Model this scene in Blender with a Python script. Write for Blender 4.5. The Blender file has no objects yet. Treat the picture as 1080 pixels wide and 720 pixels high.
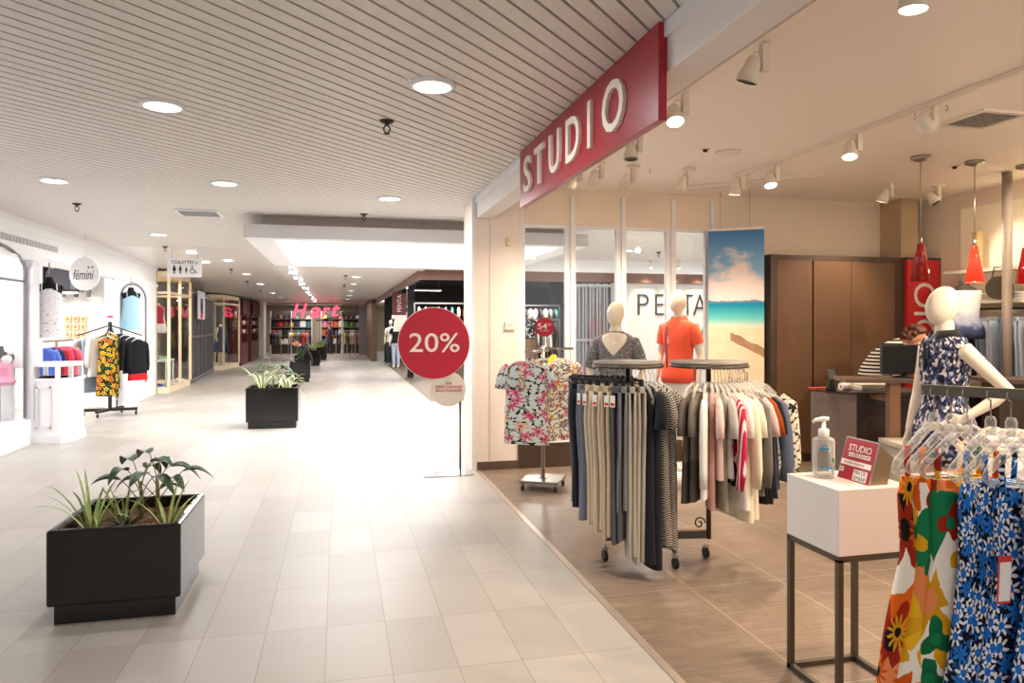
import bpy, math, random
from math import sin, cos, pi, radians, atan, sqrt
from mathutils import Vector, Matrix

# ------------------------------------------------------------------ camera, world, exposure
SC = bpy.context.scene
COL = SC.collection
YAW = atan(183 / 758.0)
S_, C_ = sin(YAW), cos(YAW)
EYE = 1.575
cam_d = bpy.data.cameras.new('camera')
cam = bpy.data.objects.new('camera', cam_d); COL.objects.link(cam)
cam.location = (0, 0, EYE); cam.rotation_euler = (pi / 2, 0, -YAW)
cam_d.sensor_width = 36; cam_d.lens = 36 * 758 / 1080; cam_d.shift_y = -18 / 1080
cam_d.clip_end = 200
SC.camera = cam
SC.view_settings.view_transform = 'Standard'
SC.view_settings.look = 'None'
SC.view_settings.gamma = 1
SC.view_settings.use_curve_mapping = False
SC.view_settings.exposure = 0.4
SC.cycles.use_denoising = True
SC.cycles.max_bounces = 8
SC.cycles.transparent_max_bounces = 16
SC.cycles.caustics_reflective = False
SC.cycles.caustics_refractive = False
W = bpy.data.worlds.new('world'); SC.world = W; W.use_nodes = True
W.node_tree.nodes['Background'].inputs[0].default_value = (1.0, 0.985, 0.97, 1)
W.node_tree.nodes['Background'].inputs[1].default_value = 1.0
P_DOWN = 15       # mall downlights, W
P_SPOT = 112       # studio track heads, W
E_BOX = 7.0       # light box panel
E_DISC = 14.0

def cw(lat, d, z=None):
    "a point given by its offset to the side and its distance ahead, in world axes"
    p = (d * S_ + lat * C_, d * C_ - lat * S_)
    return p if z is None else p + (z,)

def rgb(r, g, b):
    f = lambda c: ((c / 255 + .055) / 1.055) ** 2.4 if c > 10 else c / 255 / 12.92
    return (f(r), f(g), f(b), 1)

def light(kind, loc, power, color=(1, 1, 1), size=.1, aim=None, angle=60, blend=.6, size_y=None):
    d = bpy.data.lights.new('lamp_light', kind); d.energy = power; d.color = color
    if kind == 'AREA':
        d.shape = 'RECTANGLE' if size_y else 'DISK'; d.size = size
        if size_y: d.size_y = size_y
    else:
        d.shadow_soft_size = size
    if kind == 'SPOT':
        d.spot_size = radians(angle); d.spot_blend = blend
    o = bpy.data.objects.new('lamp_light', d); COL.objects.link(o); o.location = loc
    if aim: o.rotation_euler = (Vector(aim) - Vector(loc)).to_track_quat('-Z', 'Y').to_euler()
    return o

# ------------------------------------------------------------------ materials
class Mat:
    def __init__(s, name):
        s.m = bpy.data.materials.new(name); s.m.use_nodes = True
        s.t = s.m.node_tree; s.p = s.t.nodes['Principled BSDF']; s.out = s.t.nodes['Material Output']
    def n(s, typ, ins=None, **kw):
        nd = s.t.nodes.new('ShaderNode' + typ)
        for k, v in kw.items(): setattr(nd, k, v)
        for k, v in (ins or {}).items(): s.set(nd.inputs[k], v)
        return nd
    def set(s, sock, v):
        if isinstance(v, bpy.types.NodeSocket): s.t.links.new(v, sock)
        elif isinstance(v, bpy.types.Node): s.t.links.new(v.outputs[0], sock)
        else: sock.default_value = v
    def math(s, op, a, b=0.0):
        return s.n('Math', {0: a, 1: b}, operation=op).outputs[0]
    def mix(s, f, a, b, blend='MIX'):
        nd = s.n('Mix', data_type='RGBA', blend_type=blend)
        s.set(nd.inputs[0], f); s.set(nd.inputs[6], a); s.set(nd.inputs[7], b)
        return nd.outputs[2]
    def ramp(s, f, stops, const=False):
        nd = s.n('ValToRGB', {0: f}); r = nd.color_ramp
        if const: r.interpolation = 'CONSTANT'
        while len(r.elements) > 1: r.elements.remove(r.elements[-1])
        r.elements[0].position = stops[0][0]; r.elements[0].color = stops[0][1]
        for p, c in stops[1:]:
            e = r.elements.new(p); e.color = c
        return nd.outputs[0]
    def obj(s, scale=(1, 1, 1)):
        tc = s.n('TexCoord')
        return s.n('Mapping', {0: tc.outputs['Object'], 3: scale}).outputs[0]
    def base(s, c, rough=.6, metal=0, spec=.5):
        s.set(s.p.inputs['Base Color'], c); s.set(s.p.inputs['Roughness'], rough)
        s.p.inputs['Metallic'].default_value = metal; s.p.inputs['Specular IOR Level'].default_value = spec
        return s
    def bump(s, h, strength=.2, dist=.01):
        b = s.n('Bump', {'Height': h, 'Strength': strength, 'Distance': dist}); s.set(s.p.inputs['Normal'], b.outputs[0]); return s

_MC = {}
def plain(name, c, rough=.6, metal=0, spec=.5, noise=.04, nscale=40, bump=0):
    if name in _MC: return _MC[name]
    m = Mat(name); m.base(c, rough, metal, spec)
    if noise:
        nz = m.n('TexNoise', {'Vector': m.obj(), 'Scale': nscale, 'Detail': 3.0})
        dk = tuple(x * (1 - noise * 2) for x in c[:3]) + (1,); lt = tuple(min(1, x * (1 + noise * 2)) for x in c[:3]) + (1,)
        m.set(m.p.inputs['Base Color'], m.mix(nz.outputs[0], dk, lt))
        if bump: m.bump(nz.outputs[0], bump)
    _MC[name] = m.m
    return m.m

def emit(name, c, e):
    if name in _MC: return _MC[name]
    m = Mat(name); m.base(c); m.p.inputs['Emission Color'].default_value = c; m.p.inputs['Emission Strength'].default_value = e
    _MC[name] = m.m
    return m.m

def cloth(name, c, weave=350, var=.12, rough=.85):
    if name in _MC: return _MC[name]
    m = Mat(name)
    co = m.obj()
    a = m.n('TexNoise', {'Vector': m.obj((1, 1, .25)), 'Scale': 160.0, 'Detail': 2.0})
    dk = tuple(x * (1 - var) for x in c[:3]) + (1,); lt = tuple(min(1, x * (1 + var)) for x in c[:3]) + (1,)
    m.base(m.mix(a.outputs[0], dk, lt), rough, 0, .2)
    m.p.inputs['Sheen Weight'].default_value = .15
    m.bump(m.n('TexNoise', {'Vector': co, 'Scale': float(weave), 'Detail': 1.0}).outputs[0], .12, .002)
    _MC[name] = m.m
    return m.m

def flat2(m, k=1.0):
    "cloth coordinates in metres, shifted per garment"
    tc = m.n('TexCoord'); oi = m.n('ObjectInfo')
    sh = m.math('MULTIPLY', oi.outputs['Random'], 7.0)
    ad = m.n('VectorMath', {0: tc.outputs['UV'], 1: m.n('CombineXYZ', {0: sh, 1: sh}).outputs[0]}, operation='ADD').outputs[0]
    return m.n('VectorMath', {0: ad, 1: (1, k, 0)}, operation='MULTIPLY').outputs[0]
def jitter(m, co, sc, amt):
    nz = m.n('TexNoise', {'Vector': co, 'Scale': sc, 'Detail': 2.0})
    off = m.n('VectorMath', {0: nz.outputs['Color'], 1: (.5, .5, .5)}, operation='SUBTRACT')
    o2 = m.n('VectorMath', {0: off.outputs[0]}, operation='SCALE'); o2.inputs['Scale'].default_value = amt
    return m.n('VectorMath', {0: co, 1: o2.outputs[0]}, operation='ADD').outputs[0]
def blooms(m, c2, scale, size, pet=5, depth=.35, cen=.3, rand=.85):
    "voronoi cells turned into petalled flowers: petal mask, centre mask, random per flower"
    v = m.n('TexVoronoi', {'Vector': c2, 'Scale': scale, 'Randomness': rand}, voronoi_dimensions='2D')
    d = m.n('VectorMath', {0: c2, 1: v.outputs['Position']}, operation='SUBTRACT')
    s = m.n('SeparateXYZ', {0: d.outputs[0]}); cs = m.n('SeparateColor', {0: v.outputs['Color']})
    th = m.math('ADD', m.math('ARCTAN2', s.outputs[1], s.outputs[0]), m.math('MULTIPLY', cs.outputs[1], 6.28))
    lobe = m.math('ADD', 1 - depth, m.math('MULTIPLY', m.math('COSINE', m.math('MULTIPLY', th, float(pet))), depth))
    r = m.math('DIVIDE', v.outputs['Distance'], lobe)
    return m.math('LESS_THAN', r, size), m.math('LESS_THAN', v.outputs['Distance'], size * cen), cs.outputs[0], v.outputs['Distance']
def floral(name, base, petals, center, leaf, scale=14., size=.42, leafsize=.2, leafscale=22., wob=.35, pet=5, cen=.3):
    if name in _MC: return _MC[name]
    m = Mat(name); co = flat2(m); c2 = jitter(m, co, scale * 1.3, wob * .5 / scale)
    fp, fc, rnd, _ = blooms(m, c2, scale, size, pet, .35, cen)
    fl, _, _, _ = blooms(m, jitter(m, co, scale * 2, .3 / scale), leafscale, leafsize * 1.6, 2, .55, .0, 1.0)
    n = len(petals); pc = m.ramp(rnd, [(i / n, p) for i, p in enumerate(petals)], True)
    c = m.mix(fl, base, leaf); c = m.mix(fp, c, pc); c = m.mix(fc, c, center)
    m.base(c, .8, 0, .2)
    _MC[name] = m.m
    return m.m
def patches(name, cols, scale=8., wob=.6, blo=None):
    if name in _MC: return _MC[name]
    m = Mat(name); co = flat2(m, .8); c2 = jitter(m, co, scale * .9, wob * .8 / scale)
    v = m.n('TexVoronoi', {'Vector': c2, 'Scale': scale, 'Randomness': 1.0}, voronoi_dimensions='2D')
    sep = m.n('SeparateColor', {0: v.outputs['Color']})
    c = m.ramp(sep.outputs[0], [(i / len(cols), p) for i, p in enumerate(cols)], True)
    if blo:
        c3 = jitter(m, co, 40., .012)
        for sc, size, pet, cs, ce in blo:
            fp, fc, rnd, dist = blooms(m, c3, sc, size, pet, .3, .28, .8)
            pc = m.ramp(rnd, [(i / len(cs), p) for i, p in enumerate(cs)], True)
            pick = m.math('MULTIPLY', fp, m.math('GREATER_THAN', rnd, .25))
            pc = m.mix(m.math('MULTIPLY', dist, 1.2), m.mix(.45, pc, rgb(150, 60, 10), 'MULTIPLY'), pc)
            c = m.mix(pick, c, pc); c = m.mix(m.math('MULTIPLY', fc, pick), c, ce)
    m.base(c, .75, 0, .2)
    _MC[name] = m.m
    return m.m

def stripes(name, a, b, per=.012, frac=.5, zig=0.0, axis=2):
    if name in _MC: return _MC[name]
    m = Mat(name); tc = m.n('TexCoord'); sp = m.n('SeparateXYZ', {0: tc.outputs['Object']})
    z = sp.outputs[axis]
    if zig:
        tri = m.math('PINGPONG', sp.outputs[1], .012)
        z = m.math('ADD', z, m.math('MULTIPLY', tri, zig))
    f = m.math('GREATER_THAN', m.math('FRACT', m.math('DIVIDE', z, per)), frac)
    m.base(m.mix(f, a, b), .85, 0, .2)
    _MC[name] = m.m
    return m.m

def bands(name, stops):
    "colour blocks by height below the shoulder"
    if name in _MC: return _MC[name]
    m = Mat(name); tc = m.n('TexCoord'); sp = m.n('SeparateXYZ', {0: tc.outputs['Object']})
    m.base(m.ramp(m.math('MULTIPLY', sp.outputs[2], -1.0), stops, True), .85, 0, .2)
    _MC[name] = m.m
    return m.m

def thin_glass(name, tint=(.95, .97, .97, 1), refl=1.0):
    if name in _MC: return _MC[name]
    m = Mat(name); m.t.nodes.remove(m.p)
    fr = m.n('Fresnel', {'IOR': 1.5})
    tr = m.n('BsdfTransparent', {0: tint}); gl = m.n('BsdfGlossy', {0: (1, 1, 1, 1), 'Roughness': 0.0})
    mx = m.n('MixShader', {0: m.math('MULTIPLY', fr.outputs[0], refl), 1: tr.outputs[0], 2: gl.outputs[0]})
    m.set(m.out.inputs[0], mx.outputs[0])
    _MC[name] = m.m
    return m.m

def clear_plastic(name, tint=(.93, .92, .9, 1)):
    if name in _MC: return _MC[name]
    m = Mat(name)
    m.base((.95, .93, .9, 1), .08, 0, .6)
    lw = m.n('LayerWeight', {'Blend': .35})
    tr = m.n('BsdfTransparent', {0: tint})
    fac = m.math('ADD', m.math('MULTIPLY', lw.outputs['Facing'], .6), .13)
    mx = m.n('MixShader', {0: fac, 1: tr.outputs[0], 2: m.p.outputs[0]})
    m.set(m.out.inputs[0], mx.outputs[0])
    _MC[name] = m.m
    return m.m

def wood(name, a, b, rough=.45, scale=(60, 60, 1.2), spec=.4):
    if name in _MC: return _MC[name]
    m = Mat(name)
    nz = m.n('TexNoise', {'Vector': m.obj(scale), 'Scale': 2.0, 'Detail': 5.0, 'Roughness': .65})
    m.base(m.mix(nz.outputs[0], a, b), rough, 0, spec)
    _MC[name] = m.m
    return m.m

def floor_tile():
    m = Mat('mall_tile')
    tc = m.n('TexCoord')
    co = m.n('Mapping', {0: tc.outputs['Object'], 1: (.06, -3.27 + .6 * 10, 0)}).outputs[0]
    br = m.n('TexBrick', {'Vector': co, 'Color1': (0, 0, 0, 1), 'Color2': (1, 1, 1, 1), 'Scale': 1.0, 'Mortar Size': .0025,
                          'Mortar Smooth': .2, 'Brick Width': .3, 'Row Height': .6})
    br.offset = 0.0; br.squash = 1.0
    n1 = m.n('TexNoise', {'Vector': m.n('Mapping', {0: tc.outputs['Object'], 2: (0, 0, .35), 3: (1.1, 3.2, 1)}).outputs[0], 'Scale': 1.0, 'Detail': 3.0, 'Roughness': .5})
    n2 = m.n('TexNoise', {'Vector': tc.outputs['Object'], 'Scale': 140.0, 'Detail': 2.0})
    c = m.mix(n1.outputs[0], rgb(168, 162, 156), rgb(182, 177, 171))
    c = m.mix(.34, c, m.mix(br.outputs['Color'], rgb(154, 147, 138), rgb(194, 189, 184)))
    c = m.mix(m.math('MULTIPLY', n2.outputs[0], .12), c, rgb(150, 142, 132))
    c = m.mix(br.outputs['Fac'], c, rgb(150, 138, 126))
    m.base(c, m.math('ADD', .34, m.math('MULTIPLY', n1.outputs[0], .1)), 0, .3)
    m.bump(m.math('SUBTRACT', 1.0, br.outputs['Fac']), .3, .002)
    return m.m

def studio_tile():
    m = Mat('studio_tile'); tc = m.n('TexCoord'); ob = tc.outputs['Object']
    co = m.n('Mapping', {0: ob, 1: (-2.04 + .6 * 10, -.33 + 1.2 * 10, 0)}).outputs[0]
    br = m.n('TexBrick', {'Vector': co, 'Scale': 1.0, 'Mortar Size': .0022, 'Mortar Smooth': .1, 'Brick Width': .6, 'Row Height': 1.2,
                          'Color1': (0, 0, 0, 1), 'Color2': (1, 1, 1, 1)})
    br.offset = 0.0; br.squash = 1.0
    a = m.n('TexNoise', {'Vector': m.n('Mapping', {0: ob, 3: (3, 90, 1)}).outputs[0], 'Scale': 1.0, 'Detail': 4.0, 'Roughness': .7})
    b = m.n('TexNoise', {'Vector': m.n('Mapping', {0: ob, 3: (160, 8, 1)}).outputs[0], 'Scale': 1.0, 'Detail': 2.0})
    f = m.math('ADD', m.math('MULTIPLY', a.outputs[0], .75), m.math('MULTIPLY', b.outputs[0], .25))
    c = m.ramp(f, [(.3, rgb(92, 76, 64)), (.5, rgb(128, 110, 95)), (.7, rgb(162, 143, 127))])
    c = m.mix(m.math('MULTIPLY', br.outputs['Color'], .15), c, rgb(176, 158, 142))
    c = m.mix(br.outputs['Fac'], c, rgb(196, 178, 160))
    m.base(c, .36, 0, .5)
    m.bump(f, .12, .002)
    return m.m

WHITE = plain('white_paint', rgb(236, 236, 238), .45, noise=.01)
SLAT = plain('ceiling_slat_enamel', rgb(222, 217, 211), .42, noise=.01)
DARKGAP = plain('dark_void', rgb(52, 42, 36), .9)
PEACH = plain('warm_cream_paint', rgb(240, 228, 220), .6, noise=.01)
BEIGE = plain('beige_paint', rgb(234, 218, 198), .6, noise=.01)
STUDIO_CEIL = plain('studio_ceiling_paint', rgb(250, 242, 232), .5, noise=.01)
RED = plain('sign_red', rgb(158, 20, 42), .35, noise=.01)
RED2 = plain('disc_red', rgb(178, 18, 44), .5, noise=.01)
OFFW = plain('letter_cream', rgb(232, 224, 214), .5, noise=.01)
BLACKP = plain('planter_black', rgb(20, 18, 19), .11, spec=.5, noise=.1, nscale=60)
STEEL = plain('brushed_steel', rgb(168, 160, 150), .32, 1.0, noise=.03)
BRONZE = plain('bronze_metal', rgb(96, 86, 76), .42, .7, noise=.05)
DKMETAL = plain('dark_metal', rgb(60, 54, 50), .45, .7, noise=.05)
RUBBER = plain('black_rubber', rgb(24, 23, 23), .6, noise=.05)
WOODW = wood('wardrobe_veneer', rgb(88, 63, 45), rgb(114, 84, 61))
WOODD = wood('dark_veneer', rgb(62, 48, 40), rgb(82, 64, 54))
WENGE = wood('wenge_trim', rgb(74, 58, 50), rgb(110, 88, 76), scale=(3, 60, 60))
SPOTM = plain('fixture_white', rgb(236, 226, 210), .4, noise=.01)
MANN = plain('mannequin_gloss', rgb(240, 226, 206), .22, noise=.01)
GREYP = plain('fascia_grey', rgb(206, 204, 206), .5, noise=.01)
CASE = plain('cream_case_paint', rgb(244, 226, 198), .5, noise=.01)
GLASS = thin_glass('window_glass', (.96, .97, .97, 1), .75)
CGLASS = thin_glass('case_glass', (.96, .97, .97, 1), .16)
CLEAR = clear_plastic('clear_plastic')
LUM = emit('light_diffuser', (1, .99, .97, 1), E_DISC)
WARMLUM = emit('halogen_face', (1, .86, .66, 1), 22.0)
PAPERW = plain('white_card', rgb(240, 238, 234), .6, noise=.01)
SKIN = plain('skin', rgb(206, 150, 122), .5, noise=.04)
BLACKC = cloth('black_fabric', rgb(22, 21, 24))

# ------------------------------------------------------------------ mesh builder
class MB:
    def __init__(s): s.v = []; s.f = []; s.sm = []; s.uv = {}
    def add(s, vs, fs, smooth=False):
        b = len(s.v); s.v += [tuple(v) for v in vs]
        s.f += [tuple(b + i for i in f) for f in fs]; s.sm += [smooth] * len(fs)
        return s
    def box(s, x0, x1, y0, y1, z0, z1):
        return s.add([(x0, y0, z0), (x1, y0, z0), (x1, y1, z0), (x0, y1, z0), (x0, y0, z1), (x1, y0, z1), (x1, y1, z1), (x0, y1, z1)],
                     [(3, 2, 1, 0), (4, 5, 6, 7), (0, 1, 5, 4), (1, 2, 6, 5), (2, 3, 7, 6), (3, 0, 4, 7)])
    def cbox(s, c, d, rz=0, rx=0):
        x, y, z = d[0] / 2, d[1] / 2, d[2] / 2
        M = Matrix.Translation(c) @ Matrix.Rotation(rz, 4, 'Z') @ Matrix.Rotation(rx, 4, 'X')
        vs = [M @ Vector(p) for p in ((-x, -y, -z), (x, -y, -z), (x, y, -z), (-x, y, -z), (-x, -y, z), (x, -y, z), (x, y, z), (-x, y, z))]
        return s.add(vs, [(3, 2, 1, 0), (4, 5, 6, 7), (0, 1, 5, 4), (1, 2, 6, 5), (2, 3, 7, 6), (3, 0, 4, 7)])
    def prism(s, poly, z0, z1):
        n = len(poly)
        vs = [(x, y, z0) for x, y in poly] + [(x, y, z1) for x, y in poly]
        fs = [tuple(range(n))[::-1], tuple(range(n, 2 * n))] + [(i, (i + 1) % n, n + (i + 1) % n, n + i) for i in range(n)]
        return s.add(vs, fs)
    def limb(s, path, radii, n=12, side=(1, 0, 0), caps=True, smooth=True):
        "tube along a path; a radius may be (along side, across)"
        P = [Vector(p) for p in path]; rings = []
        sv = Vector(side)
        for i, p in enumerate(P):
            t = (P[min(i + 1, len(P) - 1)] - P[max(i - 1, 0)])
            t = t.normalized() if t.length > 1e-9 else Vector((0, 0, 1))
            a = sv - t * sv.dot(t)
            if a.length < 1e-3: a = Vector((0, 1, 0)) - t * t.y
            if a.length < 1e-3: a = Vector((0, 0, 1)) - t * t.z
            a.normalize(); b = t.cross(a)
            r = radii[i] if isinstance(radii, (list, tuple)) else radii
            ra, rb = r if isinstance(r, (list, tuple)) else (r, r)
            rings.append([p + a * ra * cos(2 * pi * k / n) + b * rb * sin(2 * pi * k / n) for k in range(n)])
            sv = a
        return s.rings(rings, caps, smooth)
    def rings(s, rings, caps=True, smooth=True, closed=False):
        n = len(rings[0]); vs = [v for r in rings for v in r]; fs = []
        m = len(rings); f0 = len(s.f)
        VR = [[Vector(p) for p in r] for r in rings]
        per = sum(sum((r[k] - r[k - 1]).length for k in range(n)) for r in VR) / m
        acc = [0.0]
        for a, b in zip(VR[:-1], VR[1:]): acc.append(acc[-1] + (sum(b, Vector()) / n - sum(a, Vector()) / n).length)
        acc.append(acc[-1] + .1)
        for i in range(m if closed else m - 1):
            j = (i + 1) % m
            for k in range(n):
                u0, u1 = k / n * per, (k + 1) / n * per
                s.uv[f0 + len(fs)] = ((u0, -acc[i]), (u1, -acc[i]), (u1, -acc[i + 1]), (u0, -acc[i + 1]))
                fs.append((i * n + k, i * n + (k + 1) % n, j * n + (k + 1) % n, j * n + k))
        if caps and not closed:
            fs.append(tuple(range(n))[::-1]); fs.append(tuple(range((m - 1) * n, m * n)))
        return s.add(vs, fs, smooth)
    def lathe(s, prof, c=(0, 0, 0), n=24, caps=True, axis=None, smooth=True):
        M = Matrix.Translation(c)
        if axis is not None: M = M @ Vector(axis).to_track_quat('Z', 'Y').to_matrix().to_4x4()
        return s.rings([[M @ Vector((r * cos(2 * pi * k / n), r * sin(2 * pi * k / n), z)) for k in range(n)] for r, z in prof], caps, smooth)
    def cyl(s, p0, p1, r, n=12, r1=None):
        p0, p1 = Vector(p0), Vector(p1); d = (p1 - p0).normalized()
        q = d.to_track_quat('Z', 'Y'); rr = [[p + q @ Vector((R * cos(2 * pi * k / n), R * sin(2 * pi * k / n), 0)) for k in range(n)] for p, R in ((p0, r), (p1, r if r1 is None else r1))]
        b = len(s.f); s.rings(rr, True, True); s.sm[-2:] = [False, False]
        return s
    def bar(s, p0, p1, w, h):
        p0, p1 = Vector(p0), Vector(p1); d = (p1 - p0).normalized()
        up = Vector((0, 0, 1)) if abs(d.z) < .99 else Vector((0, 1, 0))
        a = d.cross(up).normalized() * w / 2; b = a.cross(d).normalized() * h / 2
        return s.rings([[p + a + b, p - a + b, p - a - b, p + a - b] for p in (p0, p1)], True, False)
    def ell(s, c, rx, ry, rz, nu=16, nv=10, M=None):
        R = []
        for j in range(1, nv):
            t = pi * j / nv
            R.append([Vector((rx * sin(t) * cos(2 * pi * k / nu), ry * sin(t) * sin(2 * pi * k / nu), -rz * cos(t))) for k in range(nu)])
        if M is not None: R = [[M @ p for p in r] for r in R]
        c = Vector(c)
        top = M @ Vector((0, 0, rz)) if M is not None else Vector((0, 0, rz))
        n = len(s.v); s.rings([[p + c for p in r] for r in R], False, True)
        m = len(s.v); s.v += [tuple(c - top), tuple(c + top)]
        last = n + (nv - 2) * nu
        for k in range(nu):
            s.f += [(m, n + (k + 1) % nu, n + k), (m + 1, last + k, last + (k + 1) % nu)]; s.sm += [True, True]
        return s
    def disc(s, c, r, t, axis=(0, -1, 0), n=48):
        a = Vector(axis).normalized(); c = Vector(c)
        s.cyl(c - a * t / 2, c + a * t / 2, r, n); s.sm = [x for x in s.sm]
        return s
    def text(s, txt, c, w, h, dep, rz=0, rx=0, bold=0., shear=0., roll=0., font_space=1.):
        "extruded lettering, centred at c, upright and facing -y before rz"
        cu = bpy.data.curves.new('t', 'FONT'); cu.body = txt; cu.extrude = .05; cu.offset = bold; cu.shear = shear; cu.resolution_u = 3
        cu.space_character = font_space
        o = bpy.data.objects.new('t', cu); COL.objects.link(o); bpy.context.view_layer.update()
        me = bpy.data.meshes.new_from_object(o.evaluated_get(bpy.context.evaluated_depsgraph_get()))
        vs = [v.co.copy() for v in me.vertices]; fs = [tuple(p.vertices) for p in me.polygons]
        bpy.data.objects.remove(o); bpy.data.meshes.remove(me)
        if not vs: return s
        x0, x1 = min(v.x for v in vs), max(v.x for v in vs); y0, y1 = min(v.y for v in vs), max(v.y for v in vs)
        if w is None: w = h * (x1 - x0) / (y1 - y0)
        if h is None: h = w * (y1 - y0) / (x1 - x0)
        M = Matrix.Translation(c) @ Matrix.Rotation(rz, 4, 'Z') @ Matrix.Rotation(rx, 4, 'X') @ Matrix.Rotation(-roll, 4, 'Y')
        return s.add([M @ Vector(((v.x - (x0 + x1) / 2) / (x1 - x0) * w, -v.z / .1 * dep, (v.y - (y0 + y1) / 2) / (y1 - y0) * h)) for v in vs], fs)
    def xf(s, M):
        s.v = [tuple(M @ Vector(v)) for v in s.v]; return s
    def build(s, name, mat, parent=None, loc=None, bevel=0, remesh=0, sub=0, rz=0):
        me = bpy.data.meshes.new(name); me.from_pydata(s.v, [], s.f); me.polygons.foreach_set('use_smooth', s.sm)
        uvl = me.uv_layers.new(name='cloth'); dat = []
        for fi, f in enumerate(s.f):
            q = s.uv.get(fi)
            if q: dat += [c for p in q for c in p]
            else: dat += [c for vi in f for c in (s.v[vi][0] + .8 * s.v[vi][1], s.v[vi][2])]
        uvl.data.foreach_set('uv', dat); me.update()
        o = bpy.data.objects.new(name, me); COL.objects.link(o); me.materials.append(mat)
        if parent: o.parent = parent
        if loc: o.location = loc
        if rz: o.rotation_euler = (0, 0, rz)
        if bevel:
            b = o.modifiers.new('b', 'BEVEL'); b.width = bevel; b.segments = 2; b.limit_method = 'ANGLE'; b.angle_limit = radians(40)
        if remesh:
            r = o.modifiers.new('r', 'REMESH'); r.mode = 'VOXEL'; r.voxel_size = remesh; r.use_smooth_shade = True
            q = o.modifiers.new('s', 'SMOOTH'); q.factor = .5; q.iterations = 4
        if sub:
            q = o.modifiers.new('s', 'SUBSURF'); q.levels = sub; q.render_levels = sub
        return o

def tag(o, label, cat, group=None, kind=None):
    o['label'] = label; o['category'] = cat
    if group: o['group'] = group
    if kind: o['kind'] = kind
    return o
def thing(name, label, cat, loc=(0, 0, 0), rz=0, group=None):
    o = bpy.data.objects.new(name, None); COL.objects.link(o); o.location = loc; o.rotation_euler = (0, 0, rz)
    return tag(o, label, cat, group)
def struct(name, mb, mat, label=None, bevel=0):
    o = mb.build(name, mat, bevel=bevel); o['kind'] = 'structure'
    if label: o['label'] = label
    return o
def dup(root, loc, rz, label, group=None):
    r = root.copy(); COL.objects.link(r); r.location = loc; r.rotation_euler = (0, 0, rz); r['label'] = label
    if group: r['group'] = group
    for ch in list(root.children):
        c = ch.copy(); COL.objects.link(c); c.parent = r
        for g in list(ch.children):
            d = g.copy(); COL.objects.link(d); d.parent = c
    return r
ORD = 'first second third fourth fifth sixth seventh eighth ninth tenth eleventh twelfth thirteenth fourteenth fifteenth sixteenth'.split()

# ------------------------------------------------------------------ the setting
struct('floor', MB().box(-12, 1.45, -4, 46, -.05, 0).box(1.45, 10, 7.73, 46, -.05, 0), floor_tile(), 'pale stone tile floor of the mall')
struct('floor_studio', MB().box(1.48, 9, -4, 7.73, -.05, 0), studio_tile(), 'brown linear tile floor inside the studio shop')
struct('trim_1', MB().box(1.442, 1.484, -4, 7.63, -.05, .004), plain('alu_strip', rgb(205, 190, 178), .35, .6), 'metal strip between mall tiles and studio tiles')

def clip_half(poly, a, b, c):            # keep a*x+b*y<=c
    out = []
    for i in range(len(poly)):
        p, q = poly[i], poly[(i + 1) % len(poly)]
        dp, dq = a * p[0] + b * p[1] - c, a * q[0] + b * q[1] - c
        if dp <= 0: out.append(p)
        if (dp < 0 < dq) or (dq < 0 < dp):
            t = dp / (dp - dq); out.append((p[0] + (q[0] - p[0]) * t, p[1] + (q[1] - p[1]) * t))
    return out
def slat_region(mb, x0, x1, y0, y1, z):
    k = sqrt(.5); pitch, w = .0995, .083
    d0, d1 = int((x0 - y1) * k / pitch) - 2, int((x1 - y0) * k / pitch) + 2
    for i in range(d0, d1):
        e = i * pitch
        # strip: e <= (x-y)*k <= e+w ; runs along (1,1)
        poly = [(x0, y0), (x1, y0), (x1, y1), (x0, y1)]
        poly = clip_half(poly, k, -k, e + w)
        if len(poly) >= 3: poly = clip_half(poly, -k, k, -e)
        if len(poly) >= 3: mb.prism(poly, z, z + .018)
ceil = MB()
slat_region(ceil, -4.1, 1.43, -3, 9.3, 2.945)
slat_region(ceil, 1.43, 9.5, 7.8, 14.55, 2.945)
slat_region(ceil, -4.1, 1.43, 9.3, 13.85, 2.945)
struct('ceiling', ceil, SLAT, 'pale slatted mall ceiling, slats running at an angle')
struct('ceiling_void', MB().box(-4.3, 1.43, -3, 18, 3.02, 3.06).box(1.43, 9.6, 7.85, 15, 3.02, 3.06), DARKGAP)
struct('ceiling_concourse', MB().box(-5, -1.2, 26, 37.2, 2.65, 2.95).add([(-5, 13.85, 2.945), (-1.2, 13.85, 2.945), (-1.2, 26, 2.65), (-5, 26, 2.65), (-5, 13.85, 3.05), (-1.2, 13.85, 3.05), (-1.2, 26, 3.0), (-5, 26, 3.0)], [(3, 2, 1, 0), (4, 5, 6, 7), (0, 1, 5, 4), (1, 2, 6, 5), (2, 3, 7, 6), (3, 0, 4, 7)]).box(-1.2, 1.66, 13.85, 37.2, 2.65, 2.95),
       plain('concourse_ceiling', rgb(222, 216, 210), .3, noise=.01), 'lower smooth ceiling over the far mall')
struct('ceiling_studio', MB().box(1.5, 8, -3, 7.8, 3.1, 3.16), STUDIO_CEIL, 'warm white ceiling of the studio shop')
# shop front beam of the studio
bm_ = MB().box(1.45, 1.63, -3, 7.64, 2.72, 3.1)
struct('beam_studio', bm_, plain('beam_white', rgb(232, 228, 226), .5, noise=.01), 'white beam above the studio shop front', bevel=.004)
struct('trim_2', MB().box(1.632, 1.665, -3, 7.64, 2.735, 3.1), plain('beam_trim', rgb(196, 186, 180), .5), 'grey trim along the inside of the beam')
struct('trim_3', MB().box(1.432, 1.45, -3, 7.64, 2.875, 2.945), WHITE)
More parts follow.
